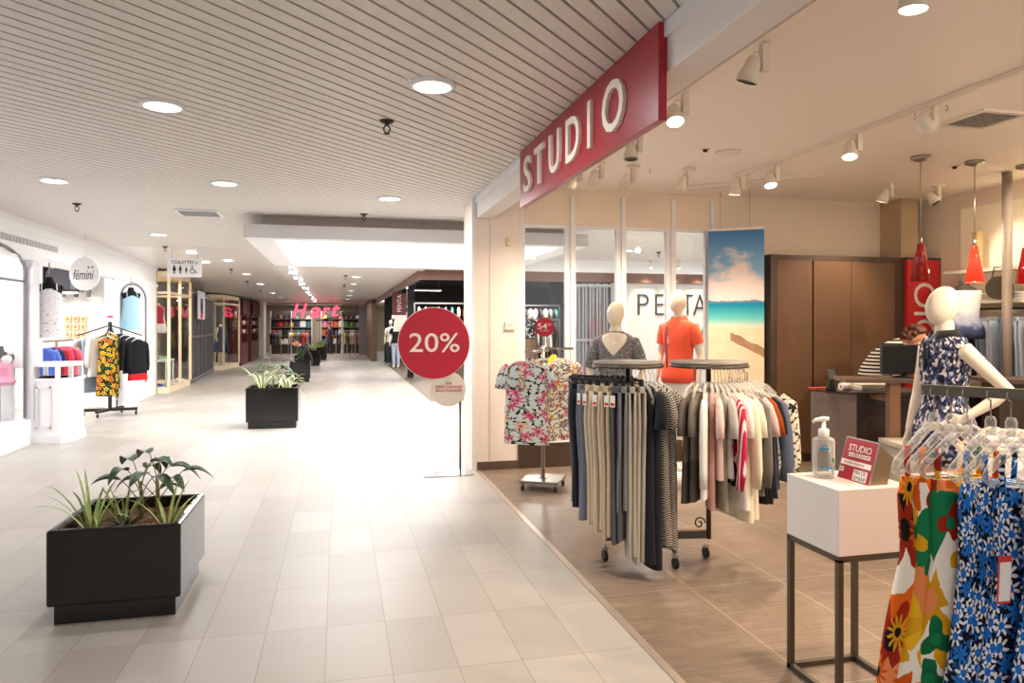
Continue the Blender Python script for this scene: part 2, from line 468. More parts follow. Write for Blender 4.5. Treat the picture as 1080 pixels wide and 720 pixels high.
# short wall beside the window
wf = MB().box(1.41, 1.45, 7.62, 8.2, 0, 2.95).box(1.45, 1.93, 7.63, 7.8, .09, 3.1)
struct('wall_front', wf, PEACH, 'short cream wall at the shop front corner')
struct('trim_4', MB().box(1.395, 1.425, 7.61, 7.66, 0, 2.945), WHITE)
struct('baseboard_front', MB().box(1.452, 1.935, 7.618, 7.66, 0, .09), WENGE)
struct('trim_5', MB().box(1.588, 1.598, 7.624, 7.64, .09, 2.75), plain('seam_grey', rgb(214, 200, 190), .6))
# window wall: header, panes, posts
YW = 7.72
struct('wall_back', MB().box(1.93, 4.33, YW - .02, YW + .12, 2.69, 3.1).box(4.33, 7.1, YW - .02, YW + .12, 0, 3.1)
       .box(1.93, 4.33, YW - .02, YW + .12, 0, .28), BEIGE, 'beige wall above the shop window and behind the wardrobe')
POSTX = [1.965, 2.555, 3.165, 3.785, 4.285]
for i in range(4):
    x0, x1 = POSTX[i] + .02, POSTX[i + 1] - .02
    f = MB().box(x0 - .02, x1 + .02, YW - .01, YW + .05, 2.655, 2.70).box(x0 - .01, x1 + .01, YW - .01, YW + .05, .28, .33)
    f.box(x0 - .02, x0 + .025, YW - .01, YW + .05, .33, 2.655).box(x1 - .055, x1 + .02, YW - .01, YW + .05, .33, 2.655)
    w = struct('window_%d' % (i + 1), f, WHITE, 'white framed shop window pane')
    MB().box(x0, x1, YW + .015, YW + .021, .3, 2.68).build('pane', GLASS, w)
for i, x in enumerate(POSTX):
    struct('trim_%d' % (6 + i), MB().box(x - .022, x + .022, YW - .045, YW + .0, .28, 3.02), WHITE, 'white slotted upright on the window wall')
# right wall with lit shelving bay
struct('wall_right', MB().box(7.02, 7.14, -3, 7.8, 0, 3.1), BEIGE, 'right wall of the studio shop')
struct('column_studio', MB().box(6.62, 6.86, 7.35, 7.7, 0, 3.1), plain('column_paint', rgb(196, 170, 140), .6), 'boxed column at the back wall')

# ------------------------------------------------------------------ mall: light box, downlights, sprinklers, vents
t = thing('light_box', 'large white suspended light box with glowing panel over the concourse', 'ceiling light', (1.1, 11.55, 2.65))
hx, hy = 2.23, 2.2
MB().box(-hx, hx, -hy, -hy + .06, 0, .16).box(-hx, hx, hy - .06, hy, 0, .16).box(-hx, -hx + .06, -hy + .06, hy - .06, 0, .16).box(hx - .06, hx, -hy + .06, hy - .06, 0, .16)\
    .box(-hx + .06, hx - .06, -hy + .06, hy - .06, .12, .16).build('housing', GREYP, t)
MB().box(-hx + .2, hx - .2, -hy + .16, hy - .2, .16, .294).build('upstand', plain('upstand_taupe', rgb(176, 166, 156), .6), t)
MB().box(-hx, hx, -hy, -hy + .3, -.004, .004).box(-hx, hx, hy - .12, hy, -.004, .004).box(-hx, -hx + .34, -hy + .3, hy - .12, -.004, .004).box(hx - .34, hx, -hy + .3, hy - .12, -.004, .004).build('border', WHITE, t)
MB().box(-hx + .34, hx - .34, -hy + .3, hy - .12, .02, .03).build('diffuser', emit('box_diffuser', (1, 1, 1, 1), E_BOX), t)
for sx in (-1, 1):
    for sy in (-1, 1): MB().cyl((sx * (hx - .5), sy * (hy - .5), .16), (sx * (hx - .5), sy * (hy - .5), .4), .01, 6).build('hanger_rod', STEEL, t)

def downlight(loc, label, r=.105, on=True, power=P_DOWN, group='round ceiling downlights'):
    t = thing('downlight', label, 'ceiling light', loc, 0, group)
    MB().lathe([(r * 1.28, 0), (r * 1.28, -.012), (r * 1.02, -.02), (r, -.008), (r, .02)], n=28, caps=False).build('trim_ring', WHITE, t)
    MB().lathe([(.001, -.006), (r * 1.0, -.006), (r, .0)], n=28).build('lamp_face', LUM, t)
    if on: light('AREA', (loc[0], loc[1], loc[2] - .03), power, (1, .985, .96), r * 2, (loc[0], loc[1], 0))
    return t
dl0 = [((.521, 4.098), 'largest round downlight, in the slatted ceiling beside the red shop sign'),
       ((-1.068, 4.866), 'round downlight in the slatted ceiling above the front planter'),
       ((-2.62, 7.635), 'round downlight at the far left edge of the slatted ceiling'),
       ((-1.069, 7.4), 'round downlight in the slatted ceiling in front of the air vent'),
       ((.539, 7.87), 'round downlight just in front of the light box near the studio wall'),
       ((-2.654, 11.845), 'round downlight above the femini rack, beside a sprinkler'),
       ((-2.68, 14.52, 2.93), 'round downlight above the toilets sign'),
       ((-2.72, 16.14, 2.89), 'round downlight just behind the toilets sign')]
for p, l in dl0: downlight((p[0], p[1], p[2] if len(p) > 2 else 2.945), l)
for i, y in enumerate((15.8, 18.8, 22, 26, 29.5, 34)):
    downlight((-2.21, y, 2.65 + max(0, 26 - y) * .0243), '%s downlight of the row along the left side of the far concourse' % ORD[i].capitalize(), .09, i % 2 == 0, 36, 'left row of far downlights')
for i, y in enumerate((16.5, 19.4, 23.2, 27, 31, 36)):
    downlight((.39, y, 2.65), '%s downlight of the row along the right side of the far concourse' % ORD[i].capitalize(), .09, i % 2 == 0, 36, 'right row of far downlights')
for i, y in enumerate((14.6, 16.3, 18.8, 20.7, 23.5, 25.6, 29.1, 32.5)):
    t = thing('spotlight', '%s bright white spotlight in the central row towards the red far sign' % ORD[i], 'spotlight', (-.9 - (y - 16) * .006, y, 2.65), 0, 'central row of far spotlights')
    MB().cyl((0, 0, 0), (0, 0, -.05), .05, 12).build('body', WHITE, t)
    MB().lathe([(.001, -.085), (.03, -.08), (.042, -.06), (.04, -.05)], n=14).build('lamp_face', emit('cool_spot', (1, 1, 1, 1), 25.), t)
    if i in (0, 3, 6): light('SPOT', (-.9, y, 2.55), 40, (1, .98, .95), .05, (-.9, y, 0), 120, .8)

for (x, y), l in (((4.6, 9.6), 'nearer added downlight of the cross corridor beyond the shop window'), ((7.2, 9.8), 'added downlight of the cross corridor farther along, beyond the shop window'), ((5.2, 12.4), 'added downlight of the cross corridor before the folding grille'), ((7.6, 12.6), 'added downlight of the cross corridor before the lettered wall')):  # downlights put in to brighten the corridor, no such fixtures known there
    downlight((x, y, 2.945), l, .09, True, 50, 'added corridor downlights')

def sprinkler(loc, label):
    t = thing('sprinkler', label, 'sprinkler', loc, 0, 'ceiling sprinklers')
    MB().lathe([(.001, 0), (.05, 0), (.042, -.012), (.018, -.02), (.014, -.03)], n=16).build('flange', DKMETAL, t)
    MB().limb([(-.004, 0, -.03), (-.022, 0, -.05), (-.018, 0, -.07), (0, 0, -.085), (.018, 0, -.07), (.022, 0, -.05), (.004, 0, -.03)], .005, 6).build('frame', DKMETAL, t)
    MB().lathe([(.001, -.085), (.02, -.085), (.02, -.089), (.001, -.089)], n=12).build('deflector', DKMETAL, t)
for (x, y, z), l in [((.316, 4.9, 2.945), 'dark sprinkler head in the slatted ceiling beside the largest downlight'),
                     ((-2.884, 9.08, 2.945), 'dark sprinkler head above the femini shop front'),
                     ((.305, 9.1, 2.945), 'dark sprinkler head just in front of the light box'),
                     ((-2.96, 13.7, 2.945), 'dark sprinkler head in front of the toilets sign'),
                     ((-2.4, 17.6, 2.854), 'dark sprinkler head behind the toilets sign over the concourse'),
                     ((-2.45, 21, 2.77), 'second dark sprinkler head beyond the toilets sign'),
                     ((-2.45, 24.5, 2.686), 'third dark sprinkler head beyond the toilets sign'),
                     ((.15, 16.2, 2.65), 'dark sprinkler head just past the light box'),
                     ((.15, 20, 2.65), 'dark sprinkler head in the far ceiling, second past the light box'),
                     ((6.0, 10.5, 2.945), 'dark sprinkler head seen through the shop window pane by the poster'),
                     ((5.9, 12.6, 2.945), 'farther dark sprinkler head seen through the shop window')]:
    sprinkler((x, y, z), l)
def vent(loc, w, d, label, nsl, mat, rz=0, name='air_vent'):
    t = thing(name, label, 'vent', loc, rz)
    b = .035
    MB().box(-w / 2, w / 2, -d / 2, -d / 2 + b, -.02, .0).box(-w / 2, w / 2, d / 2 - b, d / 2, -.02, 0).box(-w / 2, -w / 2 + b, -d / 2 + b, d / 2 - b, -.02, 0).box(w / 2 - b, w / 2, -d / 2 + b, d / 2 - b, -.02, 0).build('frame', mat, t)
    MB().box(-w / 2 + b, w / 2 - b, -d / 2 + b, d / 2 - b, -.004, -.001).build('backing', RUBBER, t)
    m = MB()
    for i in range(nsl):
        y = -d / 2 + b + (d - 2 * b) * (i + .5) / nsl
        m.cbox((0, y, -.014), (w - 2 * b, (d - 2 * b) / nsl * .7, .003), 0, radians(35))
    m.build('louvers', mat, t)
vent((-1.65, 9.45, 2.944), .5, .5, 'square white air vent in the slatted mall ceiling by the light box', 7, WHITE)
vent((4.63, 4.35, 3.1), .42, .42, 'square white air vent in the studio ceiling beside the track', 9, SPOTM)
o = MB().lathe([(.001, -.012), (.1, -.012), (.115, 0)], n=28).build('ceiling_speaker', SPOTM, loc=(3.35, 5.73, 3.1))
tag(o, 'flat round white speaker in the studio ceiling', 'speaker')
for p, l in (((3.1, 5.68, 3.1), 'small dark sensor in studio ceiling beside the round speaker'), ((5.77, 5.73, 3.1), 'small dark sensor in studio ceiling between the pendant lamps')):
    t = thing('smoke_sensor', l, 'sensor', p); MB().lathe([(.001, -.006), (.04, -.006), (.045, 0)], n=16).build('plate', SPOTM, t)
    MB().lathe([(.001, -.03), (.018, -.026), (.022, -.006)], n=12).build('head', DKMETAL, t)
for p, l in (((4.06, 4.376, 3.1), 'small metal ceiling hook by the air vent, farther one'), ((4.1, 4.14, 3.1), 'small metal ceiling hook by the air vent, nearer one'), ((2.95, 6.5, 3.1), 'small metal ceiling hook above the window wall')):
    o = MB().limb([(0, 0, 0), (0, 0, -.015), (.012, 0, -.024), (.012, 0, -.036), (0, 0, -.045), (-.012, 0, -.036)], .0035, 6).build('ceiling_hook', STEEL, loc=p)
    tag(o, l, 'hook')

# ------------------------------------------------------------------ studio sign
t = thing('shop_sign', 'long red STUDIO fascia sign with raised cream letters on the beam', 'sign', (1.425, 4.28, 2.72))
MB().box(-.02, .022, -1.28, 1.27, -.222, .222).build('board', RED, t, bevel=.003)
for i, ch in enumerate('STUDIO'):
    y = [.985, .66, .285, -.1, -.4, -.76][i]; w = [.2, .24, .24, .26, .05, .3][i]
    MB().text(ch, (-.03, y, -.005), w, .27, .02, -pi / 2, bold=.012).build('letter', OFFW, t)

# ------------------------------------------------------------------ studio ceiling track and spot heads
for nm, x0, y0, x1, y1, l in (('t', 3.94, 1.5, 3.94, 6.6, 'long white lighting track across the studio ceiling'), ('t', 3.72, 7.3, 4.75, 6.3, 'short white lighting track near the window wall')):
    o = MB().bar((x0, y0, 3.083), (x1, y1, 3.083), .035, .03).build('lighting_track', SPOTM); tag(o, l, 'track')

def spot(loc, aim, label, lit=True, box=False, power=P_SPOT, drop=.16, plate=False):
    "stem from the ceiling, a bell shaped head beside it that leans towards aim"
    t = thing('spotlight', label, 'spotlight', loc, 0, 'studio ceiling spotlights')
    if plate: MB().lathe([(.001, -.02), (.06, -.02), (.07, -.0)], n=18).build('canopy', SPOTM, t)
    MB().box(-.022, .022, -.022, .022, -drop, -.01).build('stem', SPOTM, t, bevel=.004)
    a = (Vector(aim) - Vector(loc)).normalized()
    side = a.cross(Vector((0, 0, 1))); side = side.normalized() if side.length > .1 else Vector((1, 0, 0))
    h = Vector((-C_, S_, 0)) * .07 + Vector((0, 0, -drop + .02))
    MB().limb([(0, 0, -.05), tuple(h * .5 + Vector((0, 0, .02))), tuple(h + Vector((0, 0, .05)) - a * .03)], .006, 6).build('cable', SPOTM, t)
    MB().cyl((0, 0, -drop + .03), tuple(h), .008, 8).build('arm', SPOTM, t)
    MB().lathe([(.001, -.07), (.025, -.065), (.04, -.04), (.045, 0), (.056, .03), (.06, .075), (.054, .075)], tuple(h), 18, False, tuple(a)).build('head', SPOTM, t)
    MB().lathe([(.001, .064), (.054, .068)], tuple(h), 18, False, tuple(a)).build('lamp_face', WARMLUM if lit else DKMETAL, t)
    if power and lit:
        lp = Vector(loc) + h + a * .1
        light('SPOT', tuple(lp), power, (1, .80, .58), .04, aim, 95, .8)
    return t
fwd = lambda u, k: None
spot((2.24, 3.46, 3.1), (1.9, 3.9, 1.6), 'pale spotlight head beside the beam, nearest the camera, seen from behind', False)
spot((2.21, 4.32, 3.1), (2.0, 3.4, 1.2), 'lit spotlight just inside the beam by the end of the red sign', True, power=62)
spot((2.33, 5.32, 3.1), (2.2, 5.0, .5), 'unlit spotlight half hidden behind lower edge of the red sign', False)
spot((2.26, 6.57, 3.1), (1.6, 7.4, .9), 'first of two spotlights side by side under the far end of the red sign', True, power=34)
spot((2.40, 6.35, 3.1), (2.1, 7.4, .9), 'second of two spotlights side by side under the far end of the red sign', True, power=34)
spot((2.76, 6.45, 3.1), (2.6, 7.2, 1.3), 'spotlight on a round plate in front of the second window upright', True, plate=True, power=95)
spot((3.34, 6.44, 3.1), (3.2, 7.2, 1.4), 'spotlight on a round plate in front of the third window upright', True, plate=True, power=95)
spot((3.97, 6.52, 3.1), (3.97, 6.9, .8), 'lit spotlight pointing straight down beside the beach poster', True, plate=True)
spot((4.06, 6.06, 3.1), (3.9, 5.2, .5), 'lit spotlight at the far end of the long track', True)
spot((3.99, 4.87, 3.1), (3.4, 4.2, .3), 'bright spotlight in a square yoke on the long track', True, power=150)
spot((3.98, 4.12, 3.1), (5.2, 4.2, 1.6), 'spotlight on the track beside the air vent, turned away', False)
spot((5.76, 6.54, 3.1), (5.4, 7.2, 1.2), 'lit spotlight in front of the wardrobe and column', True, power=70)
spot((6.38, 6.55, 3.1), (6.9, 5.8, 1.6), 'spotlight by the column turned towards the lit wall bay', False, plate=True)
spot((2.4, 2.5, 3.1), (2.3, 2.6, .6), 'bright spotlight at the top edge of the view, directly overhead', True)
light('SPOT', (3.94, 2.2, 3.0), 170, (1, .80, .58), .05, (3.2, 3.0, .4), 100, .8)      # bare unseen spot without a head, added to brighten the studio
light('SPOT', (3.94, 1.0, 3.0), 170, (1, .80, .58), .05, (3.0, 2.4, .8), 110, .8)  # second added spot out of view, fills the near studio
light('SPOT', (5.6, 2.6, 3.0), 170, (1, .80, .58), .05, (4.6, 4.5, .8), 110, .8)  # third added spot, off the track, lifts the counter side
light('SPOT', (6.4, 6.4, 2.9), 35, (1, .84, .62), .05, (7.0, 5.8, 1.6), 90, .8)

# ------------------------------------------------------------------ hangers and garments
def hook_path(h=.09, r=.02):
    return [(0, 0, -h), (0, 0, -.035)] + [(-r * sin(a) * .95, 0, -.018 + r * -cos(a) + .0) for a in [x * pi / 6 for x in range(0, 9)]]
def hanger(loc, rz, label, group, w=.2, kind='clear'):
    "loc is the point of the rail the hook sits on"
    t = thing('clothes_hanger', label, 'hanger', loc, rz, group)
    if kind == 'big':
        m = MB()
        m.limb([(0, 0, -.095), (0, 0, -.11), (0, 0, -.16)], [.013, .019, .017], 10)
        for s in (-1, 1):
            m.limb([(0, 0, -.145), (s * .035, 0, -.15), (s * .1, 0, -.205), (s * (w - .012), 0, -.265), (s * w, 0, -.29), (s * (w - .022), 0, -.31), (s * (w - .05), 0, -.298)],
                   [.016, .016, .015, .014, .013, .011, .007], 10)
        m.build('body', CLEAR, t)
    elif kind == 'clear':
        m = MB()
        m.limb([(0, 0, -.085), (0, 0, -.1), (0, 0, -.125)], [.011, .016, .014], 8)
        for s in (-1, 1):
            m.limb([(0, 0, -.105), (s * .05, 0, -.1), (s * .12, 0, -.122), (s * (w - .01), 0, -.17), (s * w, 0, -.2), (s * (w - .02), 0, -.22), (s * (w - .045), 0, -.212)],
                   [.009, .009, .009, .009, .008, .007, .005], 8)
        m.build('body', CLEAR, t)
    elif kind == 'clip':
        m = MB().box(-w, w, -.004, .004, -.082, -.066).cyl((0, 0, -.06), (0, 0, -.085), .007, 8)
        m.build('body', RUBBER, t)
        for s in (-1, 1): MB().box(s * (w - .03) - .014, s * (w - .03) + .014, -.012, .012, -.125, -.06).build('clip', RUBBER, t, bevel=.003)
    else:
        m = MB()
        for s in (-1, 1): m.limb([(0, 0, -.08), (s * .06, 0, -.1), (s * w, 0, -.15)], [.008, .008, .006], 6)
        m.build('body', PAPERW if kind == 'white' else RUBBER, t)
    MB().limb(hook_path(.11 if kind == 'big' else .09), .0024, 6).build('hook', STEEL, t)
    return t

def sheet(mb, prof, folds, amp, seed, n=26, y0=0.):
    "flattened tube of cloth: prof rows are (z, x0, x1, thickness)"
    r = random.Random(seed); ph = r.random() * 6; ph2 = r.random() * 6; R = []
    z0, z1 = prof[0][0], prof[-1][0]
    # refine rows
    rows = []
    for a, b in zip(prof[:-1], prof[1:]):
        k = max(1, int(abs(a[0] - b[0]) / .07))
        for i in range(k): rows.append(tuple(a[j] + (b[j] - a[j]) * i / k for j in range(4)))
    rows.append(prof[-1])
    for z, x0, x1, t in rows:
        q = (z - z0) / (z1 - z0 + 1e-9); A = amp * (.25 + .75 * q); ring = []
        mid, hw = (x0 + x1) / 2, (x1 - x0) / 2
        for k in range(n):
            th = 2 * pi * k / n
            x = mid + hw * cos(th); y = t / 2 * (1 if sin(th) >= 0 else -1) * abs(sin(th)) ** .6
            y += A * sin(folds * x * 12 + ph + q * 1.3) + A * .5 * sin(folds * x * 23 + ph2) + y0
            x += A * .4 * sin(8 * q + ph2)
            ring.append((x, y, z + (.004 * sin(9 * x * folds + ph) if z == z1 else 0)))
        R.append(ring)
    mb.rings(R, False, True)
    mb.f.append(tuple(range(len(mb.v) - len(rows) * n, len(mb.v) - (len(rows) - 1) * n))[::-1]); mb.sm.append(False)
    return mb

TAGM = plain('tag_card', rgb(238, 234, 228), .6, noise=.02)
TAGR = plain('tag_red', rgb(200, 50, 40), .6, noise=.02)
def price_tag(parent, x, y, z, red=True):
    t = MB().box(x - .001, x + .001, y - .016, y + .016, z - .07, z).build('price_tag', TAGM, parent)
    if red: MB().box(x - .0018, x + .0018, y - .012, y + .012, z - .062, z - .045).build('printed_band', TAGR, t)

def top(name, cat, mat, loc, rz, label, group, L=.65, w=.2, t=.045, sleeve=None, flare=.05, seed=0, sl_mat=None, amp=.008, sl_side=(1, -1), strap=False, out=0.):
    "shirt, blouse or dress: loc is the rail point, cloth starts on the hanger shoulders 0.1 below it"
    o = thing(name, label, cat, (loc[0], loc[1], loc[2] - .1), rz, group)
    m = MB()
    if strap:
        prof = [(-.13, -w * .72, w * .72, t * .8), (-.2, -w * .8, w * .8, t), (-.42, -w * .75, w * .75, t * 1.1), (-L, -w * (1 + flare), w * (1 + flare) + out, t * 1.6)]
    else:
        prof = [(-.008, -.07, .07, t * .45), (-.03, -w * .62, w * .62, t * .7), (-.075, -w * .98, w * .98, t), (-.22, -w * .9, w * .9, t), (-L, -w * (1 + flare), w * (1 + flare) + out, t * 1.25)]
    sheet(m, prof, 1.0, amp, seed)
    m.build('body', mat, o)
    if strap:
        for s in (-1, 1): MB().limb([(s * w * .62, 0, -.02), (s * w * .64, 0, -.07), (s * w * .6, 0, -.15)], [(.014, .006)] * 3, 8).build('strap', mat, o)
    if sleeve:
        for s in sl_side:
            r = random.Random(seed + s); e = .03 + .03 * r.random(); dy = (r.random() - .5) * .04
            if sleeve == 'short': p = [(s * w * .8, 0, -.045), (s * (w - .01), 0, -.085), (s * (w + e * .4), dy * .4, -.17), (s * (w + e * .6), dy, -.26)]; rr = [(.03, t * .35), (.045, t * .45), (.048, t * .5), (.05, t * .5)]
            else: p = [(s * w * .8, 0, -.05), (s * (w + .005), 0, -.1), (s * (w + e * .6), dy * .4, -.25), (s * (w + e), dy, -.45), (s * (w + e * .7), dy * 1.5, -.56)]; rr = [(.03, t * .35), (.046, t * .45), (.046, t * .5), (.04, t * .45), (.036, t * .45)]
            MB().limb(p, rr, 14, side=(1, 0, .35)).build('sleeve', sl_mat or mat, o)
    return o

def pants(mat, loc, rz, label, group, L=.95, w=.165, seed=0, tagged=False, t=.04, name='trousers'):
    o = thing(name, label, 'trousers', (loc[0], loc[1], loc[2] - .1), rz, group)
    r = random.Random(seed)
    MB().box(-w, w, -.016, .016, -.045, -.004).build('waistband', mat, o, bevel=.006)
    for s in (-1, 1):
        m = MB()
        sheet(m, [(-.04, -w, w, .022), (-.22, -w * 1.04, w * 1.04, t * .9), (-.5, -w * .9, w * .9, t), (-L + (.02 if s > 0 else 0), -w * .82, w * .88, t * 1.1)], .8, .009, seed * 7 + s, y0=s * .019)
        m.build('leg', mat, o)
    if tagged: price_tag(o, w + .004, 0.012 * (seed % 3 - 1), -.06)
    return o

# ------------------------------------------------------------------ double round rack
A = cw(.765, 4.75); B = cw(1.30, 4.75)
RR = {'A': .225, 'B': .245}; ZR = 1.30
t = thing('clothes_rack', 'double round clothes rack on castors, trousers on one ring, tops on other', 'clothes rack', (0, 0, 0))
mid = ((A[0] + B[0]) / 2, (A[1] + B[1]) / 2)
b0, b1 = cw(.62, 4.8), cw(1.31, 4.86)
MB().bar(b0 + (.16,), b1 + (.16,), .04, .05).build('base_bar', BRONZE, t)
for q, (la, dd) in enumerate(((.78, 4.5), (1.06, 4.63))):
    pass
c1 = cw(1.055, 4.64); c3 = cw(1.02, 5.05)
MB().limb([c1 + (.1,), cw(1.04, 4.72, .14), cw(1.03, 4.83, .15), cw(1.02, 4.95, .14), c3 + (.1,)], .014, 8).build('cross_bar', BRONZE, t)
def caster(p, parent, r=.034, rz=0, n='caster'):
    m = MB().cyl((p[0], p[1], r), (p[0], p[1], 2 * r + .035), .009, 8).bar((p[0] - .018, p[1], 2 * r + .012), (p[0] + .018, p[1], 2 * r + .012), .03, .012)
    k = m.build(n, STEEL, parent)
    MB().cyl((p[0] - .012, p[1], r), (p[0] + .012, p[1], r), r, 18).build('wheel', RUBBER, k)
for p in (b0, b1, c1, c3): caster(p, t)
sp = cw(1.29, 4.85)
path = []
for k in range(22):
    a = k / 21 * 2.6 * pi; r = .045 * (1 - k / 26)
    path.append(cw(1.285 + r * cos(a) * .9 - .02, 4.85, .235 + r * sin(a)))
MB().limb(path, .0055, 6).build('scroll', BRONZE, t)
for key, c in (('A', A), ('B', B)):
    MB().cyl(c + (.16,), c + (ZR,), .016, 12).build('post', BRONZE, t)
    R = RR[key]
    MB().rings([[(c[0] + (R + .012 * cos(b)) * cos(a), c[1] + (R + .012 * cos(b)) * sin(a), ZR + .004 + .012 * sin(b)) for b in [2 * pi * j / 8 for j in range(8)]] for a in [2 * pi * i / 40 for i in range(40)]], False, True, True).build('ring', BRONZE, t)
    MB().lathe([(.001, ZR + .034), (R - .0, ZR + .034), (R + .006, ZR + .022), (R + .0, ZR + .014), (.001, ZR + .012)], c + (0,), 40).build('top_plate', plain('plate_grey', rgb(128, 122, 114), .5, .2), t)

def on_ring(c, R, phi):
    a = radians(phi)
    d = (sin(a) * C_ - cos(a) * S_, -sin(a) * S_ - cos(a) * C_)      # outward, phi from the side facing the mall corner
    return (c[0] + d[0] * R, c[1] + d[1] * R, ZR), math.atan2(d[1], d[0])

c_beige = cloth('beige_knit', rgb(206, 190, 166), var=.08); c_beige2 = cloth('oat_knit', rgb(190, 174, 152), var=.1)
c_greige = cloth('greige_jersey', rgb(176, 168, 156), var=.14); c_gb = cloth('slate_blue_knit', rgb(116, 122, 138), var=.18)
c_dkg = cloth('charcoal_marl', rgb(84, 84, 92), var=.25); c_mg = cloth('grey_marl', rgb(122, 122, 128), var=.25)
c_navy = cloth('navy_black', rgb(26, 28, 36)); STR = stripes('black_cream_stripe', rgb(18, 18, 20), rgb(206, 198, 184), .0145, .6, .9)
g = 'trousers and dresses on the round rack ring nearest the mall'
listA = [(-112, c_mg, .8, 'light grey marl'), (-94, c_dkg, .8, 'charcoal'), (-78, c_navy, .82, 'navy'), (-62, c_gb, .88, 'slate blue'), (-50, c_beige, .88, 'beige'), (-40, c_beige, .92, 'beige'), (-30, c_beige2, .95, 'oat beige'),
         (-21, c_dkg, .98, 'dark charcoal'), (-13, c_mg, .78, 'grey marl'), (-5, c_greige, 1.06, 'long pale greige'), (4, c_greige, 1.1, 'long pale greige')]
for i, (ph, m, L, nm) in enumerate(listA):
    loc, rz = on_ring(A, RR['A'], ph)
    lab = '%s trousers on round rack, %s of eleven counting from the window side' % (nm, ORD[i])
    pants(m, loc, rz, lab, g, L, .165, 11 + i, i in (3, 4, 5, 6, 7))
    hanger(loc, rz, 'black clip hanger holding the %s trousers, %s from the window side' % (nm, ORD[i]), 'black clip hangers on the round rack', .165, 'clip')
for i, (ph, m, L, nm, sl) in enumerate([(13, c_navy, 1.08, 'long plain black', None), (21, c_navy, 1.12, 'longest plain black', 'short'), (30, STR, .98, 'black and cream chevron stripe', 'short'), (39, STR, 1.02, 'longer chevron stripe', 'short')]):
    loc, rz = on_ring(A, RR['A'], ph)
    top('dress', 'dress', m, loc, rz, '%s dress on round rack beside the greige trousers' % nm, g, L, .175, .07, sl, .02, 40 + i)
    hanger(loc, rz, 'clear hanger holding the %s dress' % nm, 'clear hangers on the round racks', .17)

c_taupe = bands('taupe_block', [(0, rgb(104, 94, 86)), (.42, rgb(74, 66, 60))]); c_olive = bands('olive_block', [(0, rgb(120, 112, 102)), (.4, rgb(92, 84, 74))])
c_white = cloth('white_cotton', rgb(232, 228, 222), var=.04); c_cream = cloth('cream_crepe', rgb(238, 226, 200), var=.05); c_pink = cloth('pale_pink', rgb(228, 196, 188), var=.05)
c_lg = cloth('light_grey_knit', rgb(186, 182, 176), var=.1); c_rose = cloth('dusty_rose', rgb(186, 140, 128), var=.08); c_sage = cloth('sage_grey', rgb(138, 134, 118), var=.08)
c_pat = patches('black_pink_print', [rgb(18, 16, 20), rgb(18, 16, 20), rgb(200, 40, 90), rgb(24, 20, 24), rgb(230, 210, 204), rgb(16, 14, 18)], 34., .5)
c_patsl = stripes('pink_white_stripe', rgb(196, 36, 84), rgb(236, 224, 214), .03, .62, 0, 0)
c_lace = cloth('white_lace', rgb(240, 236, 228), var=.12); c_gk = cloth('mid_grey_knit', rgb(112, 106, 100), var=.2)
c_block = bands('pink_block', [(0, rgb(226, 194, 190)), (.38, rgb(190, 174, 150)), (.44, rgb(236, 228, 216)), (.55, rgb(24, 22, 24))]); c_rust = bands('rust_block', [(0, rgb(158, 74, 32)), (.4, rgb(186, 164, 130)), (.45, rgb(230, 220, 206)), (.54, rgb(22, 20, 22))])
c_slate = cloth('slate_satin', rgb(96, 104, 126), var=.12, rough=.5)
c_wfl = floral('white_black_floral', rgb(236, 224, 202), [rgb(40, 36, 40), rgb(236, 224, 202), rgb(236, 224, 202), rgb(90, 84, 86)], rgb(28, 26, 30), rgb(60, 56, 60), 11., .36, .1, 24.)
g = 'tops on the round rack ring nearest the wardrobe'
listB = [(-36, c_taupe, .68, .19, 'dark taupe two tone', 'short', None), (-28, c_olive, .66, .19, 'grey brown two tone', 'short', None), (-19, c_white, .64, .2, 'white raglan', 'long', None), (-12, c_rose, .7, .19, 'dusty rose', None, None),
         (-7, c_pink, .52, .2, 'pale pink', 'short', None), (-2, c_sage, .7, .19, 'sage grey', None, None), (3, c_lg, .5, .2, 'light grey', 'short', None), (9, c_pat, .56, .2, 'black and pink print', 'long', c_patsl), (15, c_lace, .7, .2, 'white lace', 'short', None),
         (20, c_cream, .78, .2, 'long cream', 'long', None), (25, c_cream, .76, .2, 'cream crepe', 'short', None), (30, c_gk, .62, .2, 'mid grey knit', 'long', None), (36, c_block, .68, .2, 'pale pink colour block', 'short', None), (42, c_rust, .68, .2, 'rust brown colour block', 'short', None),
         (50, c_navy, .66, .2, 'black', 'short', None), (60, c_slate, .62, .2, 'slate blue satin', 'long', None), (78, c_wfl, .6, .255, 'cream and black flower print', 'long', None), (92, c_navy, .62, .2, 'black', 'short', None), (110, c_cream, .6, .2, 'ivory', None, None), (130, c_lg, .6, .2, 'pale grey', None, None)]
for i, (ph, m, L, w, nm, sl, slm) in enumerate(listB):
    loc, rz = on_ring(B, RR['B'], ph)
    tail = {14: ' between the rust and slate tops', 17: ' behind the flower print top'}.get(i, ' between its neighbours')
    where = tail if i in (14, 17) else ''
    lab = ('%s top%s on the round rack' % (nm, where)) if where else '%s top on round rack ring in front of the wardrobe' % nm
    top('blouse', 'top', m, (loc[0], loc[1], loc[2] - .045), rz, lab, g, L, w, .05, sl, .04, 70 + i, slm, sl_side=(1,) if i < 15 else (1, -1))
    hanger(loc, rz, 'clear hanger holding the %s top%s' % (nm, where), 'clear hangers on the round racks', .18)

